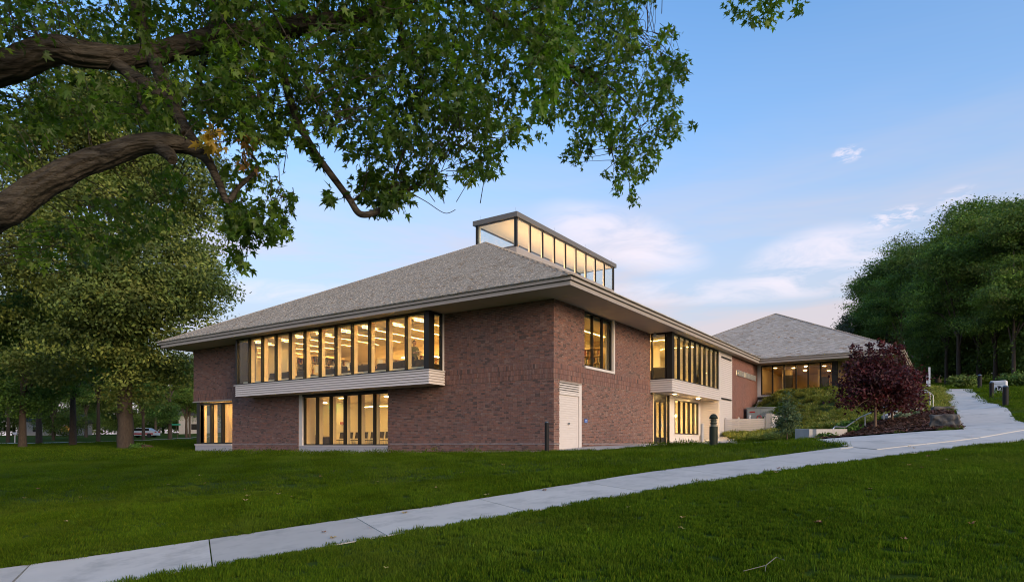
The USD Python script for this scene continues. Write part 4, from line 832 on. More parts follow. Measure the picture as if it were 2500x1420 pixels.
# ------------------------------------------------------------------ people
def chain(pts, rad, seg=10):
    out = []
    for (a, ra), (b, rb) in zip(zip(pts[:-1], rad[:-1]), zip(pts[1:], rad[1:])):
        out.append(manifold3d.Manifold.batch_hull([manifold3d.Manifold.sphere(ra, seg).translate(list(map(float, a))), manifold3d.Manifold.sphere(rb, seg).translate(list(map(float, b)))]))
    return out
def union(ms): return manifold3d.Manifold.batch_boolean(ms, manifold3d.OpType.Add)
def smoothed(mf, edge=.02, it=8):
    q = mf.refine_to_length(edge).to_mesh(); t = trimesh.Trimesh(q.vert_properties[:, :3], q.tri_verts, process=False); trimesh.smoothing.filter_taubin(t, iterations=it); return t
def hand(w, d, up, sd=1):
    """palm from the wrist along d, fingers curled towards -up"""
    w, d, up = (np.array(x, float) for x in (w, d, up)); d /= np.linalg.norm(d); s = np.cross(d, up); s /= np.linalg.norm(s); up = np.cross(s, d); o = chain([w, w + d * .05], [.024, .03], 8)
    for k, l in enumerate((.062, .07, .066, .05)):
        b = w + d * .075 + s * (k - 1.5) * .02; o += chain([w + d * .04 + s * (k - 1.5) * .014, b, b + d * l * .5 - up * .012, b + d * l * .75 - up * l * .45], [.012, .010, .009, .008], 8)
    b = w + d * .03 + s * sd * -.03; o += chain([w + d * .015, b, b + d * .035 - s * sd * .02, b + d * .06 - s * sd * .01 - up * .02], [.014, .012, .010, .009], 8)
    return o
def person(label, loc, rz, sit, shirt, trousers, arms, turn=0.0):
    t = thing('person', label, 'person', loc, rz); hip = .50 if sit else .93; h = hip
    sh = h + .48; nk = h + .56; hd = np.array([0, .03, h + .72])
    legs = []
    for s in (-1, 1):
        st = .12 * s if not sit else 0
        P = [(s * .09, 0, h), (s * .11, .42, h + .02), (s * .11, .45, .08), (s * .11, .60, .04)] if sit else [(s * .09, 0, h), (s * .10, st + .02, .50), (s * .10, st * 1.6 - .03, .09), (s * .11, st * 1.6 + .14, .04)]
        legs.append(P)
    tor = chain([(0, 0, h), (0, .0, h + .2), (0, .01, h + .40)], [.15, .135, .15], 14) + chain([(-.16, 0, sh - .02), (.16, 0, sh - .02)], [.075, .075], 12) + chain([(0, 0, sh), (0, .02, nk + .05)], [.065, .055], 12)
    head = [manifold3d.Manifold.sphere(1, 24).scale([.075, .095, .115]).translate(hd.tolist())] + chain([hd + (0, .085, -.005), hd + (0, .112, -.025)], [.016, .014], 8) + chain([hd + (0, .05, -.07), hd + (0, .07, -.085)], [.05, .035], 12) + [manifold3d.Manifold.sphere(.02, 10).scale([.6, 1, 1.5]).translate((hd + (s * .075, -.005, -.01)).tolist()) for s in (-1, 1)]
    R = lambda p: p
    limbs, hands_, sl = [], [], []
    for s, (el, wr) in zip((-1, 1), arms):
        a = [(s * .19, 0, sh - .02), el, wr]; limbs += chain(a, [.052, .042, .030], 12); hands_ += hand(wr, np.subtract(wr, el), (0, 0, 1) if abs(wr[2] - el[2]) < .15 else (0, -1, 0.01), s); sl += chain([a[0], a[1], tuple(np.array(el) * .45 + np.array(wr) * .55)], [.062, .052, .045], 12)
    lg = [x for P in legs for x in chain(P, [.082, .06, .042, .038], 12)]
    body = smoothed(union(tor + head + limbs + hands_ + lg), .018, 6)
    MB().tm(body).build('body', 'skin', t, smooth=True)
    MB().tm(smoothed(union(chain([(0, 0, h - .04), (0, 0, h + .2), (0, .01, h + .40)], [.165, .155, .168], 14) + chain([(-.165, 0, sh - .02), (.165, 0, sh - .02)], [.083, .083], 12) + sl), .025, 8)).build('shirt', shirt, t, smooth=True)
    MB().tm(smoothed(union([x for P in legs for x in chain(P[:3], [.098, .074, .06], 12)] + chain([(-.05, 0, h), (.05, 0, h)], [.155, .155], 12)), .03, 8)).build('trousers', trousers, t, smooth=True)
    for P in legs: MB().tm(smoothed(union(chain([np.array(P[2]) - (0, .03, .04), np.array(P[3]) + (0, .03, 0)], [.05, .045], 10)), .02, 4)).build('shoe', 'cloth_dark', t, smooth=True)
    hr = manifold3d.Manifold.sphere(1, 24).scale([.083, .102, .118]).translate((hd + (0, -.014, .014)).tolist()) - manifold3d.Manifold.cube([.4, .2, .22], True).translate((hd + (0, .125, -.07)).tolist())
    MB().tm(smoothed(hr, .02, 3)).build('hair', 'hair', t, smooth=True)
    for s in (-1, 1): MB().sphere(hd + (s * .03, .086, .012), (.012, .008, .008), 1).build('eye', 'hair', t)
    MB().box(hd + (-.022, .098, -.062), hd + (.022, .104, -.054)).build('mouth', 'red_paint', t)
    return t
person('person in an olive shirt walking with a book behind the last bay window pane', (-7.65, .55, FU), -1.75, False, 'cloth_olive', 'cloth_dark', [((-.24, .02, 1.16), (-.12, .24, 1.14)), ((.25, .0, 1.15), (.12, .24, 1.16))])
b_ = MB().box((-.12, .0, 0), (.12, .17, .035), (.5, .45, .35)).build('held_book', 'book'); 
tag(b_, 'pale book held by the walking person', 'book'); UsdGeom.Xform(b_).AddTransformOp().Set(Gf.Matrix4d().SetRotate(Gf.Rotation(Gf.Vec3d(0, 0, 1), math.degrees(-1.75))) * Gf.Matrix4d().SetTranslate(Gf.Vec3d(-7.65 + .28, .55 - .05, FU + 1.20)))
person('person with dark hair in a pale top seated at the middle of the bay window', (-13.2, .78, FU), .4, True, 'cloth_light', 'cloth_dark', [((-.25, .1, .72), (-.14, .34, .68)), ((.25, .1, .72), (.14, .34, .68))])
person('person in dark clothes seated facing right in the bay window', (-11.9, .80, FU + .05), -1.2, True, 'cloth_dark', 'cloth_dark', [((-.25, .1, .72), (-.14, .34, .68)), ((.25, .1, .72), (.14, .34, .68))])
# ------------------------------------------------------------------ things outside
# lettering on the brick wall by the far wing
sg = thing('library_sign', 'metal letters with warm halo light on the brick wall near the far wing', 'sign', (1.12, 21.15, 4.66))
adv = 0.0; txt = 'SCITUATE TOWN LIBRARY'; meshes = []
for chx in txt:
    if chx == ' ': adv += .16; continue
    g = meshkit.text_mesh(chx, .34, .05, bold=True); w_ = g.bounds[1][0] - g.bounds[0][0]; g.apply_translation([-g.bounds[0][0] + adv, 0, 0]); meshes.append(g); adv += w_ + .055
for g in meshes:
    v = np.array(g.vertices); s = 4.82 / adv
    p = np.column_stack([v[:, 2] + .055, v[:, 0] * s, v[:, 1]]); MB().add(p, np.array(g.faces)).build('letter', 'letter_metal', sg)
    a, b = p.min(0), p.max(0); MB().box((.016, a[1] + .015, .02), (.028, b[1] - .015, .32)).build('halo', 'letter_glow', sg)
t = thing('security_camera', 'small grey dome camera under the eaves beside the east bay', 'camera', (.35, 9.3, SOF)); MB().lathe((0, 0, -.24), [(0, 0), (.07, .03), (.095, .09), (.08, .14), (.0, .15)], 16).build('dome', 'cabinet_grey', t, smooth=True); MB().tube([(0, 0, -.10), (0, 0, 0)], .02, 8).build('bracket', 'cabinet_grey', t)
t = thing('wall_plate', 'small blue plate on the brick wall right of the louvred door', 'sign', (.005, 2.62, 1.22)); MB().box((0, -.12, -.075), (.014, .12, .075)).build('plate', 'blue_sign', t)
for z in (-.03, .02): MB().box((.0142, -.09, z - .008), (.0152, .09, z + .008)).build('stripe', 'signbox', t)
# bollards
def bollard(px, py, d, h, r, label, mat='black_paint', louv=False, z=None):
    p = at(px, py, d); p[2] = gz(p[0], p[1]); t = thing('bollard', label, 'bollard', p)
    if louv:
        MB().lathe((0, 0, 0), [(0, -.05), (r * 1.04, -.05), (r * 1.04, .02), (r, .03), (r, h * .66), (0, h * .665)], 28).build('post', mat, t, smooth=30)
        MB().lathe((0, 0, h * .66), [(r * .62, 0), (r * .62, h * .2)], 24).build('lamp_core', 'cabinet_grey', t)
        for k in range(4): z_ = h * .69 + k * h * .043; MB().lathe((0, 0, z_), [(r * .6, .02), (r * .92, .0), (r * .92, .012), (r * .6, .032)], 28).build('louver', mat, t)
        MB().lathe((0, 0, h * .86), [(0, 0), (r * 1.02, 0), (r * 1.02, .035), (r * .95, .06), (r * .72, h * .10), (r * .38, h * .13), (0, h * .14)], 28).build('cap', mat, t, smooth=True)
    else:
        MB().lathe((0, 0, 0), [(0, -.05), (r, -.05), (r, h - r * .9), (r * .93, h - r * .88), (0, h - r * .88)], 24).build('post', mat, t)
        MB().lathe((0, 0, h - r * .87), [(0, 0), (r * 1.02, 0), (r * 1.02, .03), (r * .9, r * .42), (r * .6, r * .72), (r * .25, r * .86), (0, r * .88)], 24).build('cap', mat if mat != 'black_paint' else 'steel_blue', t, smooth=True)
    return t
look('dry_twig', (.16, .15, .13), .9)
look('steel_blue', (.09, .115, .15), .45, .1, 6, metal=.3)
bollard(1335, 1099, 24.0, 1.14, .075, 'black bollard standing before the near corner of the library')
bollard(1742, 1088, 20.5, 1.14, .128, 'thick louvred dark green bollard lamp at the lawn edge', 'green_paint', True)
bollard(1714, 1083, 33, .98, .075, 'thin pale post beside the entrance, behind the louvred bollard lamp', 'wall_concrete')
bollard(2455, 992, 24, .78, .094, 'black bollard on the slope right of the white book return', )
bollard(2421, 969, 29.5, .72, .088, 'black bollard partly before the white book return')
bollard(2392, 951, 39, .92, .11, 'farthest black bollard, at the edge of the woods')
# book return with the reading figure emblem
p = at(2437, 952, 33.5); p[2] = gz(p[0], p[1]) - .05; c2 = EYE[:2] - p[:2]; rz = math.atan2(c2[0], -c2[1]); t = thing('book_return', 'white metal book return box with a round black reader emblem', 'book return', p, rz - .12)
man(MB(), soft((0, .3, .36), (.335, .3, .36), .04)).build('body', 'signbox', t); MB().box((-.30, -.012, .545), (.30, .01, .56)).build('slot', 'cabinet_grey', t)
def disc(cx, cz, r, y0, y1, n=28):
    mb = MB(); th = np.arange(n) * 2 * np.pi / n; v = [(cx + r * math.cos(a), y, cz + r * math.sin(a)) for y in (y0, y1) for a in th] + [(cx, y0, cz)]
    return mb.add(v, [((k + 1) % n, k, 2 * n) for k in range(n)] + [(k, (k + 1) % n, n + k) for k in range(n)] + [((k + 1) % n, n + (k + 1) % n, n + k) for k in range(n)])
disc(.02, .30, .145, -.012, .01).build('emblem', 'black_paint', t)
def plate(pts, y0=-.020, y1=-.0125):
    m_ = trimesh.creation.extrude_polygon(Polygon(pts), y1 - y0, engine='earcut'); v = np.array(m_.vertices); return MB().add(np.column_stack([v[:, 0] + .02, y0 + v[:, 2], v[:, 1] + .30]), np.array(m_.faces)[:, ::-1])
plate([(-.055, .07), (-.02, .085), (-.022, -.045), (.06, -.045), (.075, -.02), (.10, .0), (.085, -.07), (.06, -.09), (-.06, -.09)]).build('figure', 'signbox', t); plate([(.005, -.03), (.085, .05), (.11, .02), (.06, -.03)]).build('book_mark', 'signbox', t); plate([(-.075 + .03 * math.cos(a), .09 + .03 * math.sin(a)) for a in np.arange(0, 6.28, .6)][::1]).build('head_mark', 'signbox', t)
# fence enclosure, grey cabinet
fe = thing('fence', 'low white board fence around the grey equipment cabinet', 'fence')
YF = 18.5
for k in range(8):
    z = .80 + k * .122
    for a, b in ((1.18, 1.97), (1.985, 3.54)): MB().box((a, YF, z), (b, YF + .03, z + .112)).build('board', 'clapboard', fe)
for x in (1.22, 1.978, 3.48): MB().box((x - .04, YF + .031, .5), (x + .04, YF + .11, 1.86)).build('post', 'white_trim', fe)
MB().box((3.56, YF - .04, .4), (3.87, YF + .05, 2.05)).build('gate_post', 'wall_concrete', fe); MB().box((3.88, YF - .02, .4), (3.93, YF + 3.2, 2.0)).build('side_panel', 'white_trim', fe)
tb = thing('utility_cabinet', 'grey utility cabinet standing behind the white board fence', 'utility cabinet', (2.2, 22.9, 1.0))
MB().box((-.85, 0, 0), (.82, 1.3, 1.62)).build('body', 'cabinet_grey', tb); MB().box((-.9, -.05, 1.622), (.87, 1.35, 1.67)).build('lid', 'cabinet_grey', tb); MB().box((-.80, -.02, .1), (-.02, .0, 1.55)).build('door', 'cabinet_grey', tb); MB().box((.02, -.02, .1), (.78, .0, 1.55)).build('door', 'cabinet_grey', tb); MB().box((-.66, -.026, 1.32), (-.32, -.02, 1.40)).build('notice', 'red_paint', tb)
for i, (x, y, c_) in enumerate([(1.75, 22.0, 'signbox'), (2.75, 22.2, 'signbox')]):
    t = thing('valve_post', ('left', 'right')[i] + ' pale pipe stub rising behind the fence', 'pipe', (x, y, 1.0)); MB().tube([(0, 0, 0), (0, 0, 1.05)], .06, 10).build('pipe', c_, t); MB().lathe((0, 0, 1.05), [(.0, 0), (.10, 0), (.10, .06), (0, .07)], 12).build('cap', c_, t)
t = thing('valve', 'small red valve wheel between the pipe stubs', 'valve', (2.35, 22.0, 1.95)); MB().tube([(.13 * math.cos(a), 0, .13 * math.sin(a)) for a in np.linspace(0, 6.283, 17)], .03, 6, caps=False).build('wheel', 'red_paint', t); MB().tube([(0, 0, -.13), (0, 0, -.9)], .035, 8).build('stem', 'signbox', t)
# concrete walls by the slope and the bed
def wallpiece(pts, label, t=.22, mat='wall_concrete'):
    """pts: (x, y, top); sunk into the ground"""
    P = np.array(pts, float); o = thing('retaining_wall', label, 'wall')
    for a, b in zip(P[:-1], P[1:]):
        u = (b - a)[:2]; L = np.linalg.norm(u); u /= L; n = np.array([u[1], -u[0]]); za, zb = gz(*a[:2]) - .25, gz(*b[:2]) - .25
        MB().hexa([(*(a[:2] + n * t / 2), za), (*(b[:2] + n * t / 2), zb), (*(b[:2] - n * t / 2), zb), (*(a[:2] - n * t / 2), za), (*(a[:2] + n * t / 2), a[2]), (*(b[:2] + n * t / 2), b[2]), (*(b[:2] - n * t / 2), b[2]), (*(a[:2] - n * t / 2), a[2])][::1]).build('panel', mat, o)
    return o
q0, q1, q2 = at(1949, 1046, 19.0), at(1984, 1047, 18.2), at(2100, 1046, 21.5)
wallpiece([q0, q1], 'short end of the low concrete wall left of the mulch bed', .2); wallpiece([q1, q2], 'low concrete wall running behind the left end of the mulch bed', .2)
wallpiece([at(2160, 1014, 22.5), at(2210, 994, 23.2), at(2268, 993, 24.5)], 'sloping concrete wall behind the mulch bed beside the steps')
wallpiece([(1.5, 23.9, 2.15), (1.45, 26.3, 3.35)], 'sloping concrete cheek wall against the brick below the sign', .35)
# rough stones
def stone(px, py, d, size, label, rz, seed):
    p = at(px, py, d); p[2] = gz(p[0], p[1]) - .06; t = thing('stone_block', label, 'stone', p, rz)
    q = soft((0, 0, size[2] / 2), (size[0] / 2, size[1] / 2, size[2] / 2), .03).refine_to_length(.035).to_mesh(); v = q.vert_properties[:, :3].astype(float)
    n = meshkit.fbm(v * 6 + seed, 4, seed) - .5; dirn = v - np.array([0, 0, size[2] / 2]); dirn[:, 2] *= .3; v = v + dirn * (n[:, None] * .75)
    MB().add(v, q.tri_verts).build('rock', 'stone', t, smooth=25)
    MB().box((-size[0] * .33, -size[1] * .33, size[2] * .8), (size[0] * .33, size[1] * .33, size[2] * .99)).build('top', 'stone_top', t)
stone(2306, 1043, 17.2, (.64, .5, .42), 'rough grey granite block at the front corner of the mulch bed', -.05, 3)
stone(2302, 1008, 22.4, (.60, .4, .22), 'flat granite block just behind the front one', .3, 8)
# handrail of the steps
hr = thing('handrail', 'galvanised steel handrail climbing beside the hidden steps', 'handrail')
def rail(pts): MB().tube(pts, .018, 8).build('rail', 'steel', hr, smooth=True)
h0 = [at(2270, 1003, 24), at(2270, 960, 24), at(2262, 952, 24.0), at(2240, 950, 23.8)]; rail(h0 + [at(2225, 965, 23.3), at(2100, 1018, 20.6), at(2065, 1042, 19.8), at(2038, 1041, 19.4), at(2033, 1047, 19.4)])
rail([at(2278, 1003, 25), at(2278, 965, 25), at(2270, 957, 25), at(2248, 957, 24.8), at(2225, 972, 24.2)])
for px, py0, py1, d in ((2218, 968, 1010, 23), (2158, 992, 1030, 21.8), (2112, 1013, 1043, 20.9)): MB().tube([at(px, py0, d), at(px, py1, d)], .016, 8).build('post', 'steel', hr)
t = thing('sign_post', 'thin white post rising behind the red maple', 'post', at(2269, 950, 39)); MB().box((-.05, -.05, -.3), (.05, .05, 1.32)).build('post', 'signbox', t); MB().box((-.16, -.03, .0), (-.06, .03, .95)).build('panel', 'signbox', t)
# far left: street side
def bx(o, a, b, mat, name): return MB().box(a, b).build(name, mat, o)
p = at(350, 1076, 100); p[2] = gz(p[0], p[1]); t = thing('parked_car', 'small pale car with red lights behind the big linden trunk', 'car', p, math.atan2(RT[1], RT[0]))
prof = [(-2.1, .3), (-2.15, .75), (-1.9, .95), (-1.2, 1.0), (-.6, 1.42), (.9, 1.45), (1.6, 1.02), (2.1, .95), (2.15, .35)]
m_ = trimesh.creation.extrude_polygon(Polygon(prof), 1.6, engine='earcut'); v = np.array(m_.vertices); MB().add(np.column_stack([v[:, 0], v[:, 2] - .8, v[:, 1]]), np.array(m_.faces)[:, ::-1]).build('body', 'car_white', t)
for s in (-1, 1):
    for x in (-1.3, 1.3): MB().tube([(x, s * .62, .33), (x, s * .82, .33)], .33, 16).build('wheel', 'tyre', t)
    MB().box((-1.1, s * .80, 1.02), (1.3, s * .805, 1.36)).build('window', 'dark_metal', t); MB().box((1.9, s * .5 - .2, .75), (2.17, s * .5 + .2, .92)).build('tail_light', 'red_paint', t); MB().box((-1.9, s * .802, .45), (1.9, s * .81, .68)).build('side_stripe', 'red_paint', t)
for i, (px, py, d, w_, h, lab, lit) in enumerate([(160, 1069, 120, 3.4, 2.6, 'far house front with a warm lit window between the trunks', True), (478, 1072, 115, 6, 3.4, 'pale gabled house half hidden behind the corner window', False), (90, 1066, 130, 5, 3.0, 'pale shed behind the trees at the far left', False)]):
    p = at(px, py, d); p[2] = gz(p[0], p[1]) - .2; t = thing('house', lab, 'house', p, math.atan2(RT[1], RT[0])); MB().box((-w_ / 2, 0, 0), (w_ / 2, 5, h)).build('wall', 'house_paint', t)
    v = [(-w_ / 2 - .3, -.3, h), (w_ / 2 + .3, -.3, h), (w_ / 2 + .3, 5.3, h), (-w_ / 2 - .3, 5.3, h), (-w_ / 2 - .3, 2.5, h + 1.5), (w_ / 2 + .3, 2.5, h + 1.5)]; MB().add(v, [(0, 1, 5), (0, 5, 4), (2, 3, 4), (2, 4, 5), (3, 0, 4), (1, 2, 5), (0, 3, 2), (0, 2, 1)]).build('roof', 'asphalt', t)
    MB().box((-.8, -.02, .9), (.8, .0, 1.9)).build('window', 'house_glow' if lit else 'dark_metal', t); MB().box((w_ / 2 - .9, -.03, 0), (w_ / 2 - .2, 0, 2.0)).build('door', 'cabinet_grey', t)
p = at(463, 1074, 92); p[2] = gz(p[0], p[1]); t = thing('utility_pole', 'weathered utility pole seen left of the library corner', 'utility pole', p); MB().tube([(0, 0, 0), (0, 0, 7.5)], [.15, .11], 10).build('pole', 'far_bark', t); MB().box((-1.1, -.06, 6.8), (1.1, .06, 6.92)).build('crossarm', 'far_bark', t)
p = at(432, 1074, 90); p[2] = gz(p[0], p[1]); t = thing('street_sign', 'green street name sign on a leaning post by the far road', 'street sign', p, math.atan2(RT[1], RT[0])); MB().tube([(0.15, 0, 0), (-.12, 0, 2.0)], .05, 8).build('post', 'far_bark', t); MB().box((-.75, -.02, 2.0), (.5, .02, 2.22)).build('blade', 'green_sign', t)
p = at(36, 1076, 78); p[2] = gz(p[0], p[1]); t = thing('mailbox', 'white mailbox on a post at the far left', 'mailbox', p); MB().box((-.05, -.05, 0), (.05, .05, .95)).build('post', 'white_trim', t); man(MB(), soft((0, 0, 1.1), (.26, .12, .14), .05)).build('box', 'signbox', t)
rdp = Polygon([rd(-160, 62)[:2], rd(-36, 72)[:2], rd(-22, 88)[:2], rd(-22, 92)[:2], rd(-37, 76)[:2], rd(-160, 66)[:2]]); tag(drape(rdp, 3.0, .05).build('road', 'concrete', smooth=True), kind='structure')
# fallen leaves and a twig
rngl = np.random.default_rng(5); pts = []
LF = np.array([(0, 0), (.12, .10), (.42, .08), (.32, .26), (.5, .52), (.25, .47), (.2, .62), (.0, 1.0), (-.2, .62), (-.25, .47), (-.5, .52), (-.32, .26), (-.42, .08), (-.12, .10)])
while len(pts) < 48:
    d = rngl.uniform(5.2, 17); r = rngl.uniform(-.75, .7) * d; pts.append(rd(r, d)[:2])
for (x, y) in pts:
    onp = paths_all.contains(Point(x, y)); s = rngl.uniform(.05, .10); z = gz(x, y) + (.022 if onp else .05); a = rngl.uniform(0, 6.28); v = np.column_stack([LF * s, s * .35 * np.abs(LF[:, 0]) + rngl.uniform(-.15, .15, len(LF)) * s]); v = np.vstack([v, [0, .35 * s, .0]])
    v2 = v.copy(); v2[:, 0] = v[:, 0] * math.cos(a) - v[:, 1] * math.sin(a) + x; v2[:, 1] = v[:, 0] * math.sin(a) + v[:, 1] * math.cos(a) + y; v2[:, 2] += z; n = len(LF)
    t = np.array([(.30, .22, .09), (.24, .12, .06), (.34, .27, .14), (.22, .20, .06)][rngl.integers(4)])
    tag(MB().add(v2, [(n, k, (k + 1) % n) for k in range(n)], t).build('fallen_leaf', 'dry_leaf'), 'dry fallen leaf lying on the lawn or path in the foreground', 'leaf', 'fallen leaves')
t0 = at(1870, 1396, 4.9); t1 = at(1895, 1383, 5.1); t2 = at(1915, 1386, 5.1); o = thing('twig', 'thin bent grey twig lying on the foreground lawn', 'twig')
lz = lambda p: (p[0], p[1], gz(p[0], p[1]) + .055)
MB().tube([lz(at(1815, 1400, 4.8)), lz(t0), lz(t1), lz(at(1915, 1388, 5.0))], [.002, .003, .003, .002], 6).build('stem', 'dry_twig', o); MB().tube([lz(t0), lz(at(1868, 1410, 4.75))], [.003, .002], 6).build('side_stem', 'dry_twig', o)
# ------------------------------------------------------------------ the near maple whose limbs hang into the picture from the left
rngm = np.random.default_rng(17)
mt = thing('maple_tree', 'large maple whose bark covered limbs and dark leaves overhang the upper left of the view', 'tree')
def spline(P, n=10):
    P = np.asarray(P, float); out = []
    for i in range(len(P) - 1):
        p0, p1, p2, p3 = P[max(i - 1, 0)], P[i], P[i + 1], P[min(i + 2, len(P) - 1)]
        for t in np.linspace(0, 1, n, endpoint=False): out.append(.5 * ((2 * p1) + (-p0 + p2) * t + (2 * p0 - 5 * p1 + 4 * p2 - p3) * t * t + (-p0 + 3 * p1 - 3 * p2 + p3) * t ** 3))
    return np.array(out + [P[-1]])
limbnodes = []
def limb(pts, name='branch', sides=14, wob=.12, furrow=.0, seg=8, label=None):
    """pts: (px, py, depth, radius)"""
    P = np.array([[*at(a, b, c), r * .80] for a, b, c, r in pts]); S = spline(P, seg); S[:, 3] = np.maximum(S[:, 3], .004)
    if S[0, 3] > .03: S[:, :3] += (np.stack([meshkit.noise(S[:, :3] * 1.6 + k * 7.7, k) for k in range(3)], 1) - .5) * .05
    limbnodes.append(S[:, :3]); p = MB().tube(S[:, :3], S[:, 3], sides, wob=wob, furrow=furrow).build(name, 'bark', mt, smooth=True)
    return tag(p, label)
# trunk, outside the frame on the left
tb_ = rd(-7.6, 7.6); tb_[2] = gz(*tb_[:2]); T = np.array([[*(tb_ + (0, 0, -.3)), .62], [*(tb_ + (0, 0, .4)), .50], [*(tb_ + (.05, .05, 1.2)), .45], [*(tb_ + (.1, .1, 2.4)), .42], [*(tb_ + (.0, .1, 4.6)), .33], [*(tb_ + (.2, .3, 6.8)), .2], [*(tb_ + (.5, .2, 8.6)), .08]])
S_ = spline(T, 14); MB().tube(S_[:, :3], S_[:, 3], 26, wob=.15, furrow=.12).build('trunk', 'bark', mt, smooth=True); limbnodes.append(S_[:, :3])
limb([(-620, 420, 7.6, .26), (-300, 260, 7.3, .25), (0, 172, 7.0, .215), (120, 122, 6.9, .20), (230, 140, 6.9, .175), (350, 135, 7.0, .15), (520, 95, 7.1, .145), (680, 70, 7.2, .14), (838, 52, 7.3, .13), (935, 20, 7.4, .12), (1040, -30, 7.6, .10), (1200, -60, 8, .07)], 'limb', 72, .10, .20, 34)
limb([(-560, 900, 7.4, .30), (-300, 760, 7.0, .27), (-40, 545, 6.6, .215), (20, 510, 6.5, .20), (75, 465, 6.5, .185), (150, 425, 6.5, .17), (240, 385, 6.55, .155), (330, 358, 6.6, .135), (400, 352, 6.6, .125), (455, 358, 6.65, .10)], 'limb', 72, .10, .20, 34)
limb([(395, 362, 6.6, .10), (415, 378, 6.55, .08), (424, 392, 6.5, .055)], 'stub', 12)
limb([(455, 358, 6.65, .10), (500, 385, 6.7, .065), (528, 430, 6.7, .05), (545, 465, 6.7, .045), (560, 500, 6.7, .028)])
limb([(560, 490, 6.7, .035), (585, 455, 6.8, .03), (622, 420, 6.9, .025), (626, 395, 6.9, .02), (600, 365, 7, .018)], sides=8)
limb([(268, 140, 6.9, .09), (305, 172, 6.9, .08), (372, 215, 6.85, .07), (425, 270, 6.8, .06), (455, 330, 6.7, .05)])
limb([(290, 165, 6.9, .05), (330, 205, 6.85, .045), (355, 262, 6.8, .03), (385, 300, 6.8, .02)])
limb([(318, -60, 7.2, .09), (340, 40, 7.1, .085), (362, 115, 7.0, .08), (395, 195, 6.9, .075), (430, 265, 6.8, .07), (468, 335, 6.7, .05), (505, 380, 6.7, .04)])
limb([(560, -60, 7.6, .07), (520, 60, 7.5, .06), (490, 170, 7.4, .05), (478, 260, 7.3, .03)])
limb([(600, 90, 7.2, .06), (675, 140, 7.1, .055), (706, 220, 7.0, .052), (732, 300, 7.0, .05), (765, 372, 7.0, .047), (800, 422, 7.0, .045), (850, 482, 7.0, .042), (882, 521, 7.0, .042), (930, 508, 7.05, .042), (960, 472, 7.1, .04), (1010, 452, 7.15, .03), (1052, 420, 7.2, .012)], sides=14, seg=12)
limb([(955, 470, 7.1, .03), (965, 425, 7.2, .025), (985, 372, 7.3, .02), (1012, 300, 7.4, .012)], sides=8)
limb([(862, 490, 7.0, .016), (885, 468, 7.0, .012), (895, 440, 7, .008)], sides=6)
limb([(1000, 470, 7.15, .007), (1040, 492, 7.2, .006), (1085, 520, 7.2, .005), (1112, 512, 7.2, .003)], 'twig', 5)
limb([(960, -50, 7.6, .06), (975, 60, 7.6, .05), (990, 130, 7.6, .035), (1030, 190, 7.7, .02)])
limb([(1100, -60, 7.8, .07), (1155, 5, 7.8, .055), (1215, 48, 7.9, .045), (1300, 110, 8.3, .035), (1345, 150, 8.6, .03), (1420, 172, 9, .025), (1520, 240, 9.4, .015), (1570, 330, 9.5, .008)])
limb([(1345, 150, 8.6, .028), (1400, 200, 8.8, .02), (1470, 280, 9.0, .014), (1500, 400, 9.1, .008)])
limb([(1420, 172, 9, .02), (1530, 140, 9.2, .014), (1610, 110, 9.4, .008)], sides=7)
limb([(700, 130, 6.9, .045), (560, 180, 7.6, .03), (650, 320, 7.0, .04), (560, 330, 7.2, .03)], sides=8) if False else None
for pts in ([(520, 0, 6.3), (555, 60, 6.3), (600, 100, 6.3), (660, 120, 6.35)], [(640, -10, 6.2), (690, 70, 6.2), (715, 125, 6.3)], [(690, 140, 6.3), (740, 200, 6.4), (800, 290, 6.4)], [(530, 30, 6.4), (580, 100, 6.4), (600, 180, 6.4), (620, 205, 6.4)], [(470, 240, 6.4), (500, 262, 6.4), (522, 330, 6.4)], [(420, 235, 6.5), (430, 290, 6.5), (470, 330, 6.5)], [(680, 390, 6.8), (682, 440, 6.8), (680, 470, 6.8)], [(600, 570, 6.8), (604, 610, 6.8), (600, 640, 6.8)]):
    limb([(*p, .006 - .001 * i) for i, p in enumerate(pts)], 'twig', 5)
AN = np.vstack(limbnodes)
LH = np.array([(0, 0), (.07, .12), (.36, .05), (.24, .22), (.48, .56), (.15, .40), (.14, .62), (.0, 1.0), (-.14, .62), (-.15, .40), (-.48, .56), (-.24, .22), (-.36, .05), (-.07, .12)])
LV = np.vstack([np.column_stack([LH, .22 * np.abs(LH[:, 0]) - .10 * LH[:, 1] ** 2]), [0, .36, 0.0]]); LFc = np.array([(14, k, (k + 1) % 14) for k in range(14)])
MG = np.array([(.038, .068, .010), (.055, .092, .012), (.032, .056, .011), (.080, .120, .014), (.044, .074, .013)])
leaves = []
def leaf(p, tip, up, s, tone):
    tip = tip / np.linalg.norm(tip); x = np.cross(tip, up); x /= np.linalg.norm(x) + 1e-9; z = np.cross(x, tip)
    leaves.append((p + (LV[:, :1] * x + LV[:, 1:2] * tip + LV[:, 2:] * z) * s, tone))
def spray(c, n, rad, s0, tones, droop=.55):
    ax = rngm.normal(size=3); ax[2] = -abs(ax[2]) * droop; ax /= np.linalg.norm(ax); base = MG[rngm.choice(5, p=[.3, .25, .25, .08, .12])] if tones is None else tones
    g = rngm.uniform(.8, 1.25)
    for k in range(n):
        q = c + ax * rngm.uniform(-rad, rad) + rngm.normal(size=3) * rad * .33
        tip = ax * .6 + rngm.normal(size=3) * .65 + np.array([0, 0, -.45]); up = np.array([0, 0, 1.]) + rngm.normal(size=3) * .55
        leaf(q, tip, up, s0 * rngm.uniform(.65, 1.2), base * g * rngm.uniform(.8, 1.2))
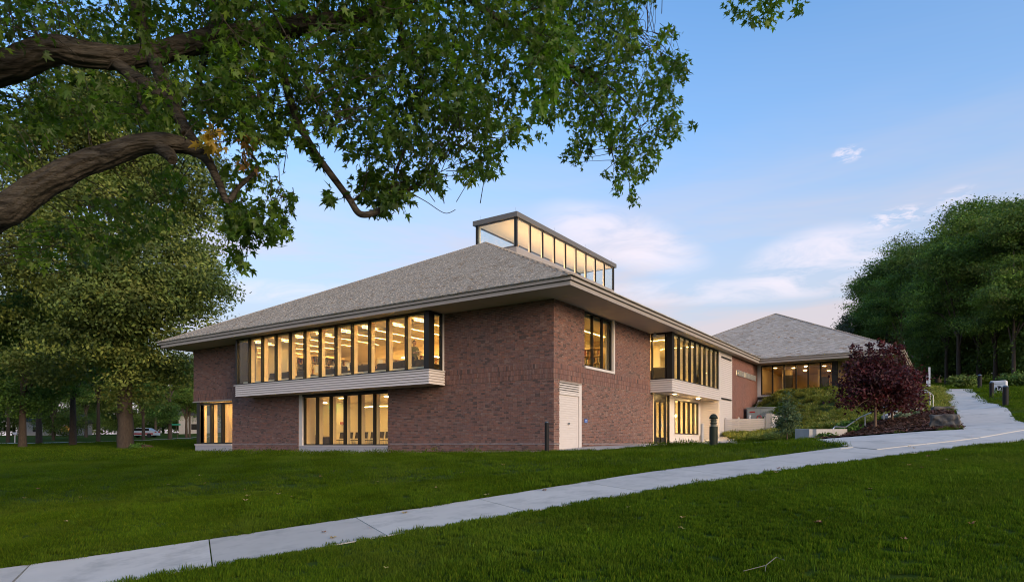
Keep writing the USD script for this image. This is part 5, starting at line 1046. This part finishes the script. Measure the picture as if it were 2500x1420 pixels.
LIMBS = LineString([(-100, 200), (0, 172), (120, 122), (300, 135)]).union(LineString([(-40, 545), (20, 510), (150, 425), (240, 385), (330, 358), (450, 358)]))
tw = MB()
def fill(poly, d0, d1, n, s0=.125, rad=.22, nl=(9, 15), thr=.30, tones=None, seed=0, twig=True):
    pg = Polygon(poly).buffer(0); x0, y0, x1, y1 = pg.bounds; k = 0; guard = 0
    while k < n and guard < n * 30:
        guard += 1; a, b = rngm.uniform(x0, x1), rngm.uniform(y0, y1)
        if not contains_xy(pg, a, b): continue
        d = rngm.uniform(d0, d1); c = at(a, b, d)
        if d < 7.5 and (LIMBS.distance(Point(a, b)) < 62): continue
        if meshkit.noise(c[None] * np.array([2.4, 2.4, 2.4]) + seed, 3)[0] < thr: continue
        sp = rad * d / 7.0; edge = pg.exterior.distance(Point(a, b)) / FPX * d
        spray(c, int(rngm.integers(*nl)), min(sp, max(.10, edge * .8)), s0, tones); k += 1
        if twig and rngm.random() < .6:
            q = AN[np.argmin(np.linalg.norm(AN - c, axis=1) + rngm.uniform(0, .4))]; v = q - c; L = np.linalg.norm(v); q = c + v * min(1, .55 / L) + rngm.normal(size=3) * .08; mid = (c + q) / 2 + rngm.normal(size=3) * .05 + (0, 0, .05)
            tw.tube(spline([q, mid, c], 3), np.linspace(.005, .002, 7), 4, caps=False)
RIGHT = [(1290, -250), (1600, -250), (1612, 0), (1565, 15), (1555, 60), (1560, 95), (1585, 108), (1640, 58), (1650, 72), (1628, 118), (1675, 142), (1682, 185), (1640, 212), (1640, 236), (1687, 243), (1662, 278), (1692, 300), (1652, 348), (1612, 360), (1600, 405), (1560, 440), (1550, 495), (1530, 462), (1492, 490), (1480, 440), (1492, 380), (1482, 325), (1452, 330), (1440, 380), (1410, 412), (1376, 400), (1392, 340), (1370, 296), (1332, 318), (1318, 355), (1292, 290), (1290, 250), (1310, 190)]
MAIN = [(560, -300), (1330, -300), (1380, 60), (1330, 160), (1285, 160), (1255, 235), (1282, 335), (1240, 372), (1222, 402), (1172, 440), (1112, 432), (1100, 380), (1062, 425), (1085, 462), (1010, 445), (962, 495), (942, 530), (918, 502), (898, 440), (872, 400), (840, 372), (800, 345), (755, 318), (722, 340), (680, 350), (620, 345), (560, 330), (500, 250)]
LEFT = [(-500, -300), (600, -300), (620, 330), (540, 300), (470, 330), (400, 320), (280, 330), (180, 300), (60, 380), (-60, 420), (-500, 400)]
HANG = [(520, 420), (600, 360), (690, 385), (712, 395), (690, 430), (720, 468), (705, 545), (690, 585), (640, 598), (625, 560), (600, 600), (560, 560), (540, 480)]
UP = [(1768, -120), (1958, -120), (1966, 25), (1930, 38), (1892, 28), (1880, 58), (1848, 45), (1810, 60), (1788, 40), (1772, 0)]
fill(RIGHT, 8.2, 10.4, 740, .092, .19, thr=.27, seed=1); fill(MAIN, 6.2, 9.0, 2000, .092, .19, thr=.34, seed=2); fill(LEFT, 6.0, 9.6, 1800, .092, .20, thr=.36, seed=3)
fill(HANG, 6.4, 7.2, 80, .095, .15, thr=.42, seed=4); fill(UP, 8.5, 9.6, 60, .10, .15, thr=.1, seed=5, twig=False); fill([(570, 595), (622, 600), (625, 645), (590, 655), (572, 635)], 6.7, 6.9, 5, .11, .08, thr=0, seed=6); fill([(778, 455), (815, 452), (818, 500), (800, 515), (785, 490)], 6.9, 7.1, 3, .11, .07, thr=0, seed=6); fill([(700, 330), (760, 330), (790, 400), (760, 390)], 6.9, 7.1, 5, .11, .08, thr=0)
fill([(40, 560), (460, 400), (430, 560), (260, 640), (60, 660)], 7.0, 9.0, 90, .10, .2, thr=.42, seed=7); fill([(860, 430), (1050, 410), (960, 520), (900, 520)], 6.9, 7.4, 46, .095, .13, thr=.3, seed=8); fill([(1280, 150), (1370, 60), (1420, 130), (1330, 260), (1290, 250)], 7.0, 8.4, 26, .135, .18, thr=.3, seed=9, tones=np.array((.07, .125, .018)))
fill([(455, 325), (530, 318), (525, 372), (470, 372)], 6.4, 6.6, 5, .10, .09, tones=np.array((.26, .17, .035)), thr=0); fill([(575, 320), (630, 325), (622, 378), (600, 385)], 6.5, 6.8, 5, .09, .09, tones=np.array((.19, .095, .035)), thr=0)
fill([(-900, -1500), (1700, -1500), (1500, -320), (-900, -320)], 6.0, 11.0, 420, .17, .45, thr=.3, seed=10, twig=False)   # the rest of the crown, above the frame
tw.build('twigs', 'bark', mt, kind='stuff')
cen = np.array([v[14] for v, _ in leaves]); dd, rr = depth_of(cen); px = CX + FPX * rr / dd; py = HY - FPX * (cen[:, 2] - EYE[2]) / dd
order = np.argsort(np.linalg.norm(cen - EYE, axis=1) + 1000 * ((px < 0) | (px > 2500) | (py < 0))); cr = MB()
crown = part(mt, 'crown')
for k, i in enumerate(order):
    if k < 300: MB().add(leaves[i][0], LFc, leaves[i][1]).build('leaf', 'maple_leaf', crown)
    else: cr.add(leaves[i][0], LFc, leaves[i][1])
cr.build('leaves', 'maple_leaf', crown, kind='stuff')

# ------------------------------------------------------------------ other trees
def cloud(mb, rng, lobes, n, size, cols, clump=26, crad=.55, shell=.55, gap=.33, nf=.55, sag=.15, vs=.5):
    """leaf sized faces in clumps spread through the lobes (x, y, z, rx, ry, rz)"""
    L = np.array(lobes, float); vol = L[:, 3] * L[:, 4] * L[:, 5]; m = int(n / clump)
    li = rng.choice(len(L), m * 3, p=vol / vol.sum()); u = rng.normal(size=(m * 3, 3)); u /= np.linalg.norm(u, axis=1, keepdims=True)
    r = (shell + (1 - shell) * rng.random(m * 3)) * (.82 + .36 * meshkit.fbm(u * 2.2 + li[:, None] * 3.1, 3, 4)); c = L[li, :3] + u * r[:, None] * L[li, 3:]
    keep = meshkit.fbm(c * nf + 11, 3, 8) > gap; c, u = c[keep][:m], u[keep][:m]; m = len(c)
    k = clump; p = np.repeat(c, k, 0) + rng.normal(size=(m * k, 3)) * crad * np.array([1, 1, vs]); p[:, 2] -= sag * rng.random(m * k)
    nrm = np.repeat(u, k, 0) * .7 + rng.normal(size=(m * k, 3)) * .7 + np.array([0, 0, .55]); nrm /= np.linalg.norm(nrm, axis=1, keepdims=True)
    a = np.cross(nrm, rng.normal(size=(m * k, 3))); a /= np.linalg.norm(a, axis=1, keepdims=True); b = np.cross(nrm, a); s = size * rng.uniform(.6, 1.3, (m * k, 1))
    v = np.stack([p - a * s, p + b * s * .55 + nrm * s * .12, p + a * s, p - b * s * .55 + nrm * s * .12], 1).reshape(-1, 3); f = np.arange(m * k * 4).reshape(-1, 4)
    cl = np.array(cols)[rng.integers(len(cols), size=m)] * rng.uniform(.6, 1.45, (m, 1)); t = np.repeat(np.repeat(cl, k, 0) * rng.uniform(.8, 1.2, (m * k, 1)), 4, 0)
    return mb.add(v, f, t)
def tree(name, label, cat, loc, rng, h, lobes, n, size, cols, trunk_r, leafmat, barkmat='far_bark', group=None, rz=0, sc=1.0, branches=9, lean=(0, 0), **kw):
    t = thing(name, label, cat, loc, rz, sc, group); lobes = [tuple(l) for l in lobes]
    top = np.array([lean[0], lean[1], h * .8]); S = spline([(0, 0, -.3), (0, 0, .25), (lean[0] * .2, lean[1] * .2, h * .3), tuple(top)], 8); R = np.interp(np.linspace(0, 1, len(S)), [0, .06, .14, .5, 1], [2.1, 1.65, 1.05, .72, .12]) * trunk_r
    mb = MB().tube(S, R, 16, wob=.12)
    for k in range(branches):
        l = lobes[k % len(lobes)]; z0 = h * rng.uniform(.2, .55); b0 = np.array([lean[0] * z0 / h, lean[1] * z0 / h, z0]); e = np.array(l[:3]) + rng.normal(size=3) * .3; mid = (b0 + e) / 2 + np.array([0, 0, .06 * h]); r0 = trunk_r * rng.uniform(.28, .45)
        mb.tube(spline([b0, mid, e], 5), np.linspace(r0, r0 * .15, 11), 6)
    mb.build('trunk', barkmat, t, smooth=True); cloud(MB(), rng, lobes, n, size, cols, **kw).build('crown', leafmat, t)
    return t
rngt = np.random.default_rng(31)
def put(px, py, d):
    p = at(px, py, d); p[2] = gz(p[0], p[1]); return p
OL = [(.080, .108, .026), (.062, .090, .023), (.115, .135, .032), (.048, .072, .020)]
DG = [(.066, .116, .022), (.052, .098, .019), (.092, .145, .026), (.042, .078, .020)]
# the big linden left of the library
b0 = put(306, 1096, 45)
def rel(px, py, d, rx, rz_, base=b0, ry=None):
    q = at(px, py, d) - base; return (q[0], q[1], q[2], rx, ry or rx, rz_)
lob = [rel(300, 300, 46, 4.6, 3.6), rel(160, 360, 46, 4.2, 3.4), rel(420, 420, 46, 3.6, 3.2), rel(60, 480, 47, 3.8, 3.0), rel(470, 560, 46, 2.5, 2.6), rel(250, 520, 43, 4.2, 2.8), rel(390, 660, 43, 4.0, 2.8), rel(490, 700, 46, 2.0, 2.2), rel(150, 640, 43, 4.0, 2.6), rel(300, 720, 42, 4.2, 2.4), rel(20, 700, 46, 4.0, 2.6), rel(440, 790, 44, 2.6, 1.9), rel(230, 830, 43, 3.4, 1.8), rel(350, 880, 45, 2.6, 1.5), rel(330, 180, 47, 3.4, 2.6), rel(200, 230, 47, 3.2, 2.6), rel(120, 880, 46, 3.0, 1.5), rel(325, 955, 44, 2.2, 1.1), rel(420, 905, 46, 1.8, 1.2)]
tree('linden_tree', 'huge spreading olive green linden with a thick trunk left of the library', 'tree', b0, rngt, 25, lob, 175000, .126, OL, .62, 'linden_leaf', branches=17, clump=95, crad=.62, shell=.6, gap=.36, nf=.55, sag=.6, vs=.36)
tag(MB().sphere(put(352, 1093, 44.5) + np.array([0, 0, .05]), (.75, .6, .3), 3).build('soil_mound', 'mulch', smooth=True), kind='structure')
b = put(325, 1097, 44)
# darker trees: three kinds, then copies
def lobes_round(rng, h, w, base, k=17):
    out = []
    for i in range(k):
        z = base + (h - base) * rng.uniform(.08, .9); rr = w * math.sin(math.pi * min(.95, max(.12, (z - base) / (h - base) * .86 + .1))) ** .7; a = rng.uniform(0, 6.28); q = rr * rng.uniform(.3, .72); s = w * rng.uniform(.24, .46)
        out.append((q * math.cos(a), q * math.sin(a), z, s, s, s * .72))
    return out + [(0, 0, h - w * .3, w * .36, w * .36, w * .32)]
kinds = []
spec = [('broadleaf_tree', 'dark leafy tree behind the linden', DG, 14, 4.6, 3.4, .30, 34000, .10), ('broadleaf_tree', 'mid green leafy tree at the far left, its low boughs nearest the lawn', [(.05, .10, .022), (.04, .085, .02), (.065, .12, .024)], 12, 4.4, 2.4, .34, 36000, .095), ('broadleaf_tree', 'tall open crowned tree on the wooded slope', DG + [(.065, .085, .022)], 17, 5.0, 5.5, .26, 36000, .108), ('broadleaf_tree', 'bushy full tree on the wooded slope', [(.048, .082, .018), (.036, .066, .016), (.064, .10, .020)], 12, 4.8, 1.0, .24, 36000, .102)]
left = [(178, 1089, 56, 0, 1.15), (55, 1092, 50, 1, 1.0), (-90, 1094, 47, 1, 1.0), (95, 1085, 62, 0, 1.1), (240, 1082, 72, 2, .95), (415, 1078, 74, 1, .82), (455, 1074, 92, 0, .8), (350, 1076, 88, 0, .9), (20, 1080, 80, 2, 1.0), (130, 1078, 90, 3, 1.0), (210, 1074, 104, 0, 1.0), (290, 1073, 110, 3, 1.0), (380, 1073, 112, 0, .95), (470, 1072, 118, 3, .95), (-60, 1074, 105, 2, 1.1), (60, 1072, 116, 0, 1.1), (520, 1072, 120, 0, .9), (-180, 1082, 70, 0, 1.2), (-300, 1090, 58, 2, 1.1), (560, 1072, 112, 3, .8)]
belt = [(x, 1068, 128 + 12 * (i % 3), 3, 1.0 + .12 * (i % 4)) for i, x in enumerate(range(-330, 620, 52))]
right = [(2165, 925, 78, 3, .78), (2200, 935, 66, 2, .72), (2255, 935, 60, 3, .90), (2310, 940, 56, 2, .80), (2340, 945, 52, 2, .86), (2390, 945, 54, 3, 1.05), (2430, 945, 50, 2, .92), (2475, 940, 46, 2, .98), (2520, 935, 47, 3, 1.2), (2290, 930, 68, 0, 1.05), (2360, 930, 70, 0, 1.2), (2440, 925, 66, 0, 1.3), (2500, 920, 62, 2, 1.15), (2190, 925, 84, 0, .9), (2230, 922, 86, 3, 1.05), (2125, 925, 90, 3, .72), (2580, 930, 52, 2, 1.2), (2640, 930, 46, 3, 1.2), (2560, 915, 75, 0, 1.4), (2400, 915, 90, 3, 1.5), (2310, 915, 95, 3, 1.3), (2480, 915, 95, 3, 1.6), (2720, 935, 44, 2, 1.1), (2455, 940, 58, 3, .8), (2345, 938, 60, 3, .75)]
def whereL(k): return ['whose straight trunk stands just left of the linden', 'with low bright boughs at the far left edge', 'mostly outside the left edge', 'with a twin looking trunk between two larger trunks', 'behind the linden, between trunk and road', 'fresh green, filling the gap between linden and library', 'beside the utility pole', 'right behind the linden trunk', 'at the far left above the pale shed', 'beyond the road at the left', 'far behind the straight trunk', 'far behind the linden trunk', 'far behind the fresh green one', 'farthest, touching the library corner', 'far away past the left edge', 'far behind the mailbox', 'hidden mostly by the library corner', 'outside the left edge beyond the lawn', 'well outside the left edge', 'behind the west end of the library'][k]
def whereR(k): return ['at the low left end of the wood', 'slender, second from the low left end', 'full and round, above the red maple', 'right of the red maple, with a leaning trunk', 'behind the top of the rising path', 'full, just right of the rising path', 'behind the black bollards', 'tall, above the book return', 'at the right edge, lowest boughs over the lawn', 'dark, behind the leaning trunk', 'dark and tall behind the path', 'dark and tall behind the book return', 'tallest at the right edge', 'deep in the wood at its left end', 'deep behind the red maple', 'smallest, touching the far roof', 'past the right edge', 'outside the right edge', 'deep past the right edge', 'deepest behind the path', 'deepest above the red maple', 'deepest at the right', 'far outside the right edge', 'low, between bollards and book return', 'low, beside the crest of the path'][k]
BO = 'first second third fourth fifth sixth seventh eighth ninth tenth eleventh twelfth thirteenth fourteenth fifteenth sixteenth seventeenth eighteenth nineteenth twentieth'.split()
allk = [(p, k, 'L') for k, p in enumerate(left)] + [(p, k, 'R') for k, p in enumerate(right)] + [(p, k, 'B') for k, p in enumerate(belt)]
first = {}
for (px_, py_, d, kd, sc), k, side_ in allk:
    nm, lb, cols, h, w, base, tr, n, size = spec[kd]
    if side_ == 'R':
        tp = np.interp(px_, [2040, 2085, 2200, 2330, 2420, 2500, 2720], [790, 715, 625, 545, 512, 462, 400]) + ((-14 + 95 * rngt.random()) if d > 62 else 5 + 150 * rngt.random())
        sc = min(1.5, max(.5, (at(px_, tp, d)[2] - put(px_, py_, d)[2]) / (h * .90)))
    lab = f"{('dark', 'mid green', 'open crowned', 'bushy')[kd]} tree " + (whereL(k) if side_ == 'L' else whereR(k) if side_ == 'R' else f'{BO[k]} from the left in the far row across the road'); loc = put(px_, py_, d)
    if kd not in first:
        rg = np.random.default_rng(50 + kd); first[kd] = tree(nm, lab, 'tree', loc, rg, h, lobes_round(rg, h, w, base), n, size, cols, tr, 'linden_leaf', rz=rngt.uniform(0, 6.28), sc=sc, clump=80, crad=.55, shell=.55, gap=.40, nf=.75, sag=.2, vs=.33)
    else: copy(first[kd], loc, rngt.uniform(0, 6.28), (sc, sc, sc * rngt.uniform(.92, 1.08)), lab)
b = put(2062, 915, 72); tree('conifer_tree', 'small greyish conifer rising over the far roof edge', 'tree', b, rngt, 8.2, [(0, 0, z, r, r, .7) for z, r in ((2.5, 1.9), (3.6, 1.6), (4.8, 1.25), (5.9, .9), (7.0, .55), (7.7, .3))], 5200, .13, [(.05, .06, .045), (.065, .07, .05)], .12, 'linden_leaf', clump=30, crad=.25, gap=.3)
hg = MB()
_hl = [np.append(put(x, 1068, 150 + 6 * math.sin(x))[:3], 0) for x in range(-420, 640, 26)]
cloud(hg, rngt, [(q[0], q[1], q[2] + 3.0, 4.4, 3.2, 4.0 + 2.0 * rngt.random()) for q in _hl], 36000, .22, DG, clump=30, crad=.7, shell=.3, gap=.2, nf=.3)
tag(hg.build('undergrowth', 'linden_leaf', kind='stuff'), 'dark undergrowth closing the view beyond the far road on the left', 'undergrowth')
hg = MB(); cloud(hg, rngt, [(*(lambda q: (q[0], q[1], q[2] + 1.0))(put(x, 935, 74 + 5 * math.sin(x * .7))), 3.4, 2.6, 2.6) for x in range(2060, 2760, 24)], 26000, .14, DG, clump=30, crad=.6, shell=.3, gap=.22, nf=.3)
tag(hg.build('undergrowth', 'linden_leaf', kind='stuff'), 'dark undergrowth between the trunks of the wooded slope', 'undergrowth')
# red leaved maples by the bed
RD = [(.052, .018, .021), (.038, .014, .017), (.072, .023, .024), (.028, .012, .014)]
b = put(2137, 1047, 20); lr = [(0, 0, 1.55, .85, .8, .62), (-.55, .2, 1.35, .6, .6, .45), (.6, .1, 1.45, .75, .7, .5), (.95, .0, 1.2, .55, .6, .42), (.1, 0, 2.05, .55, .5, .42), (-.35, .1, 1.9, .4, .4, .35), (.75, .2, 1.95, .42, .4, .4), (-.1, .2, .95, .6, .6, .3), (.5, .1, .9, .6, .6, .28), (1.15, .1, 1.6, .4, .4, .35), (-.75, .1, .8, .5, .4, .2), (1.05, .1, .78, .55, .4, .2), (.3, -.1, .7, .5, .4, .16)]
c, s = RT
lr = [(x * RT[0] - y * RT[1], x * RT[1] + y * RT[0], z, a, b_, e_) for x, y, z, a, b_, e_ in lr]
red = tree('red_maple_tree', 'purple red leaved maple on the mulch bed before the far wing', 'tree', b, rngt, 2.5, lr, 8800, .055, RD, .05, 'red_leaf', 'red_bark', branches=12, clump=16, crad=.15, shell=.3, gap=.42, nf=2.6, sag=.1)
# upright sprigs at its top
sp = MB(); spt = MB()
for x, z0, z1 in ((-.62, 1.9, 2.55), (-.45, 2.0, 2.45), (-.12, 2.3, 2.62), (.25, 2.3, 2.68), (.62, 2.2, 2.62), (.85, 2.0, 2.55), (-.75, 1.6, 2.05), (.45, 2.1, 2.5), (1.3, 1.5, 1.75)):
    p0, p1 = np.array([x * RT[0], x * RT[1], z0]), np.array([(x - .06) * RT[0], (x - .06) * RT[1], z1]); spt.tube([p0, p1], [.008, .003], 5)
    cloud(sp, rngt, [(*(p0 + (p1 - p0) * t), .08, .08, .08) for t in (.25, .5, .75, .95)], 160, .045, RD, clump=8, crad=.05, gap=0, sag=.03)
sp.build('sprigs', 'red_leaf', red, kind='stuff'); spt.build('twigs', 'red_bark', red, kind='stuff')
b = put(2178, 1036, 21); lr2 = [(x * .55 + .1, y * .6, z * .8, a * .6, b2 * .6, e_ * .6) for x, y, z, a, b2, e_ in lr[:7]]
tree('red_maple_tree', 'second smaller red leaved maple just behind the first', 'tree', b, rngt, 1.9, lr2, 3200, .055, RD, .04, 'red_leaf', 'red_bark', branches=7, clump=14, crad=.14, shell=.3, gap=.3, nf=2.2)
b = put(1922, 1077, 21); tree('sapling', 'young feathery blue green sapling left of the low concrete wall', 'tree', b, rngt, 1.75, [(0, 0, z, r, r, .14) for z, r in ((.45, .34), (.62, .44), (.80, .46), (.98, .36), (1.14, .26), (1.3, .17), (1.45, .10), (1.58, .06))], 3600, .035, [(.045, .075, .045), (.055, .085, .045), (.07, .095, .04)], .025, 'plant', 'red_bark', branches=10, clump=12, crad=.09, shell=.2, gap=.2, nf=3, sag=.06)
for px_, py_, d, w, h, cols, lab in [(2072, 1046, 20.4, .32, .42, [(.05, .10, .02), (.04, .08, .02)], 'green rose bush at the foot of the handrail'), (2200, 1024, 21.6, .22, .26, [(.12, .15, .11), (.09, .12, .09)], 'silvery lavender clump by the sloping concrete wall'), (2228, 1016, 22, .18, .2, [(.10, .14, .08), (.08, .12, .08)], 'small grey green plant beside the lavender clump'), (2350, 948, 41, .9, 1.0, [(.09, .12, .03), (.07, .10, .025)], 'shrub left of the farthest bollard at the wood edge'), (2480, 946, 42, 1.2, 1.1, [(.05, .085, .02), (.06, .10, .022)], 'low shrub behind the right bollard'), (340, 1090, 44.2, .6, .5, [(.07, .13, .02), (.055, .11, .02)], 'bright green sprout at the foot of the linden'), (2020, 1062, 18.0, .3, .25, [(.10, .13, .03), (.08, .11, .03)], 'low weed tuft at the left tip of the mulch bed')]:
    b = put(px_, py_, d); t = thing('shrub', lab, 'shrub', b); cloud(MB(), rngt, [(0, 0, h * .5, w, w, h * .5), (w * .4, 0, h * .4, w * .6, w * .6, h * .4)], int(900 + 600 * w), .05 + .03 * w, cols, clump=10, crad=.1 * w + .03, shell=.2, gap=.15, nf=3).build('foliage', 'plant', t); m_ = MB()
    for a in np.arange(0, 6.28, 1.05): m_.tube([(0, 0, -.05), (w * .4 * math.cos(a), w * .4 * math.sin(a), h * .5)], [.012, .005], 5)
    m_.build('stems', 'red_bark', t, kind='stuff')
# ------------------------------------------------------------------ lawn blades and slope planting
rngg = np.random.default_rng(99)
GT = np.array([(.052, .096, .007), (.040, .078, .007), (.068, .118, .008), (.100, .126, .012), (.032, .062, .008)])
def tuft(n, rad, h, w, segs=2, cols=GT, lean=.5, pr=None):
    mb = MB()
    for k in range(n):
        a, q = rngg.uniform(0, 6.28), rad * math.sqrt(rngg.random()); x, y = q * math.cos(a), q * math.sin(a); b = rngg.uniform(0, 6.28); l = h * rngg.uniform(.55, 1.15); dx, dy = math.cos(b), math.sin(b); s = lean * rngg.uniform(.1, 1); ww = w * rngg.uniform(.7, 1.2)
        t = cols[rngg.choice(len(cols), p=pr)] * rngg.uniform(.8, 1.2); px, py = -dy * ww / 2, dx * ww / 2
        if segs == 2:
            v = [(x - px, y - py, -.01), (x + px, y + py, -.01), (x + dx * s * l * .4 + px * .8, y + dy * s * l * .4 + py * .8, l * .6), (x + dx * s * l * .4 - px * .8, y + dy * s * l * .4 - py * .8, l * .6), (x + dx * s * l, y + dy * s * l, l)]
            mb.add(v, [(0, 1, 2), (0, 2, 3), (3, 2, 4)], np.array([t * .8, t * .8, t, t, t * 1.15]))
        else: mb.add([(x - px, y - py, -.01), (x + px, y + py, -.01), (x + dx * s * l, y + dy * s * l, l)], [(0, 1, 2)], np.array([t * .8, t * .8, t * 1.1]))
    return mb
PR = [.34, .28, .2, .06, .12]
near_t = [tuft(84, .085, .034, .0048, pr=PR) for _ in range(4)]; mid_t = [tuft(110, .17, .044, .009, 1, pr=PR) for _ in range(3)]; far_t = [tuft(120, .40, .055, .026, 1, pr=PR) for _ in range(2)]; tall_t = [tuft(8, .05, .10, .005, cols=np.array([(.09, .17, .02), (.07, .14, .02)]), lean=.7) for _ in range(2)]
COVER = Polygon([tuple(at(*p)[:2]) for p in [(1782, 1071, 33), (1850, 1074, 27), (1905, 1076, 22.8), (1945, 1066, 22.8), (1985, 1057, 22.2), (2130, 1034, 22.6), (2240, 1015, 23.2), (2290, 1004, 23.6), (2325, 998, 27), (2312, 972, 32), (2298, 955, 37.0), (2270, 952, 41), (2120, 955, 41.5), (2030, 955, 41.8), (1885, 958, 45.8), (1856, 985, 45.5)]] + [(1.9, 24.5), (4.4, 23.5), (4.3, 18.3), (1.3, 18.2)]).buffer(.15)
BLDG = Polygon([(-24.7, -.1), (1.2, -.1), (1.2, 45), (-24.7, 45)]).union(Polygon([(0, 26.5), (6.5, 26.5), (6.5, 45), (0, 45)]))
from shapely import prepare
block = paths_all.union(apron.buffer(-.12)).union(bed).union(BLDG); block_n = block.buffer(-.015); block_f = block.union(COVER.buffer(-.3))
def lawn(protos, d0, d1, per, spread, name, blk, half=.92, off=2.0, smin=.8, smax=1.25, left_only=False):
    rmax = half * d1 + off; n = int(per * (d1 - d0) * 2 * rmax); d = rngg.uniform(d0, d1, n); r = rngg.uniform(-rmax, rmax, n); k = np.abs(r) < half * d + off
    d, r = d[k], r[k]; p = EYE[:2] + r[:, None] * RT + d[:, None] * FW; prepare(blk); k = ~contains_xy(blk, p[:, 0], p[:, 1]); p, d, r = p[k], d[k], r[k]
    z = ground(p); n = len(p); st = np.sign(np.sin((p @ np.array([.62, .78])) * 2 * np.pi / 2.2)) * .42      # mowing stripes: blades laid one way, then the other
    st = st * np.where(p @ PV - A0 @ PV > 0, 1, .25)
    return instancer(name, protos, ['grass'] * len(protos), np.column_stack([p, z]), rngg.integers(len(protos), size=n), quat_z(rngg.uniform(0, 6.28, n), st * .8 + rngg.normal(0, .1, n), st * .6 + rngg.normal(0, .1, n)), rngg.uniform(smin, smax, n) * (.75 + .5 * meshkit.noise(np.column_stack([p * .9, z]), 2)))
tag(lawn(near_t, 3.2, 12.5, 165, .085, 'lawn', block_n), 'short mown grass of the near lawn', 'grass', kind='stuff')
tag(lawn(mid_t, 12.0, 27, 26, .17, 'lawn', block_f), 'short mown grass between sidewalk and library', 'grass', kind='stuff')
tag(lawn(far_t, 26, 62, 5.5, .4, 'lawn', block_f), 'mown grass of the far lawn under the trees', 'grass', kind='stuff')
tag(lawn(tall_t, 4.5, 14, 1.6, .1, 'lawn', block_n, smin=.6, smax=1.2), 'taller light green grass tufts scattered over the lawn', 'grass', kind='stuff')
# planting on the slope before the far wing
def sprig(n, rad, h, ll, lw, cols):
    mb = MB()
    for k in range(n):
        a = rngg.uniform(0, 6.28); e = rngg.uniform(.1, 1.3); q = rad * rngg.random() ** .6; b = np.array([q * math.cos(a) * .5, q * math.sin(a) * .5, h * rngg.uniform(.1, .8)]); d = np.array([math.cos(a) * math.cos(e), math.sin(a) * math.cos(e), math.sin(e) * .8]); s = np.cross(d, [0, 0, 1.]); s /= np.linalg.norm(s); l = ll * rngg.uniform(.6, 1.2); t = cols[rngg.integers(len(cols))] * rngg.uniform(.75, 1.25)
        mb.add([b, b + d * l * .5 + s * lw, b + d * l + np.array([0, 0, -.15 * l]), b + d * l * .5 - s * lw], [(0, 1, 2, 3)], t)
    return mb
HC = np.array([(.165, .175, .038), (.135, .15, .032), (.20, .20, .045), (.09, .11, .026), (.22, .19, .05)])
sprigs = [sprig(70, .28, .26, .20, .020, HC) for _ in range(4)]
x0, y0, x1, y1 = COVER.bounds; q = rngg.uniform((x0, y0), (x1, y1), (int((x1 - x0) * (y1 - y0) * 9), 2)); prepare(COVER); q = q[contains_xy(COVER, q[:, 0], q[:, 1]) & ~contains_xy(block, q[:, 0], q[:, 1])]; n = len(q)
tag(instancer('ground_cover', sprigs, ['plant'] * 4, np.column_stack([q, ground(q)]), rngg.integers(4, size=n), quat_z(rngg.uniform(0, 6.28, n), rngg.normal(0, .15, n)), rngg.uniform(.6, 1.25, n)), 'yellow green planting covering the slope below the far wing', 'ground cover', kind='stuff')
tag(drape(COVER.difference(block), .9, .03).build('slope', 'hill_cover', smooth=True), kind='structure')
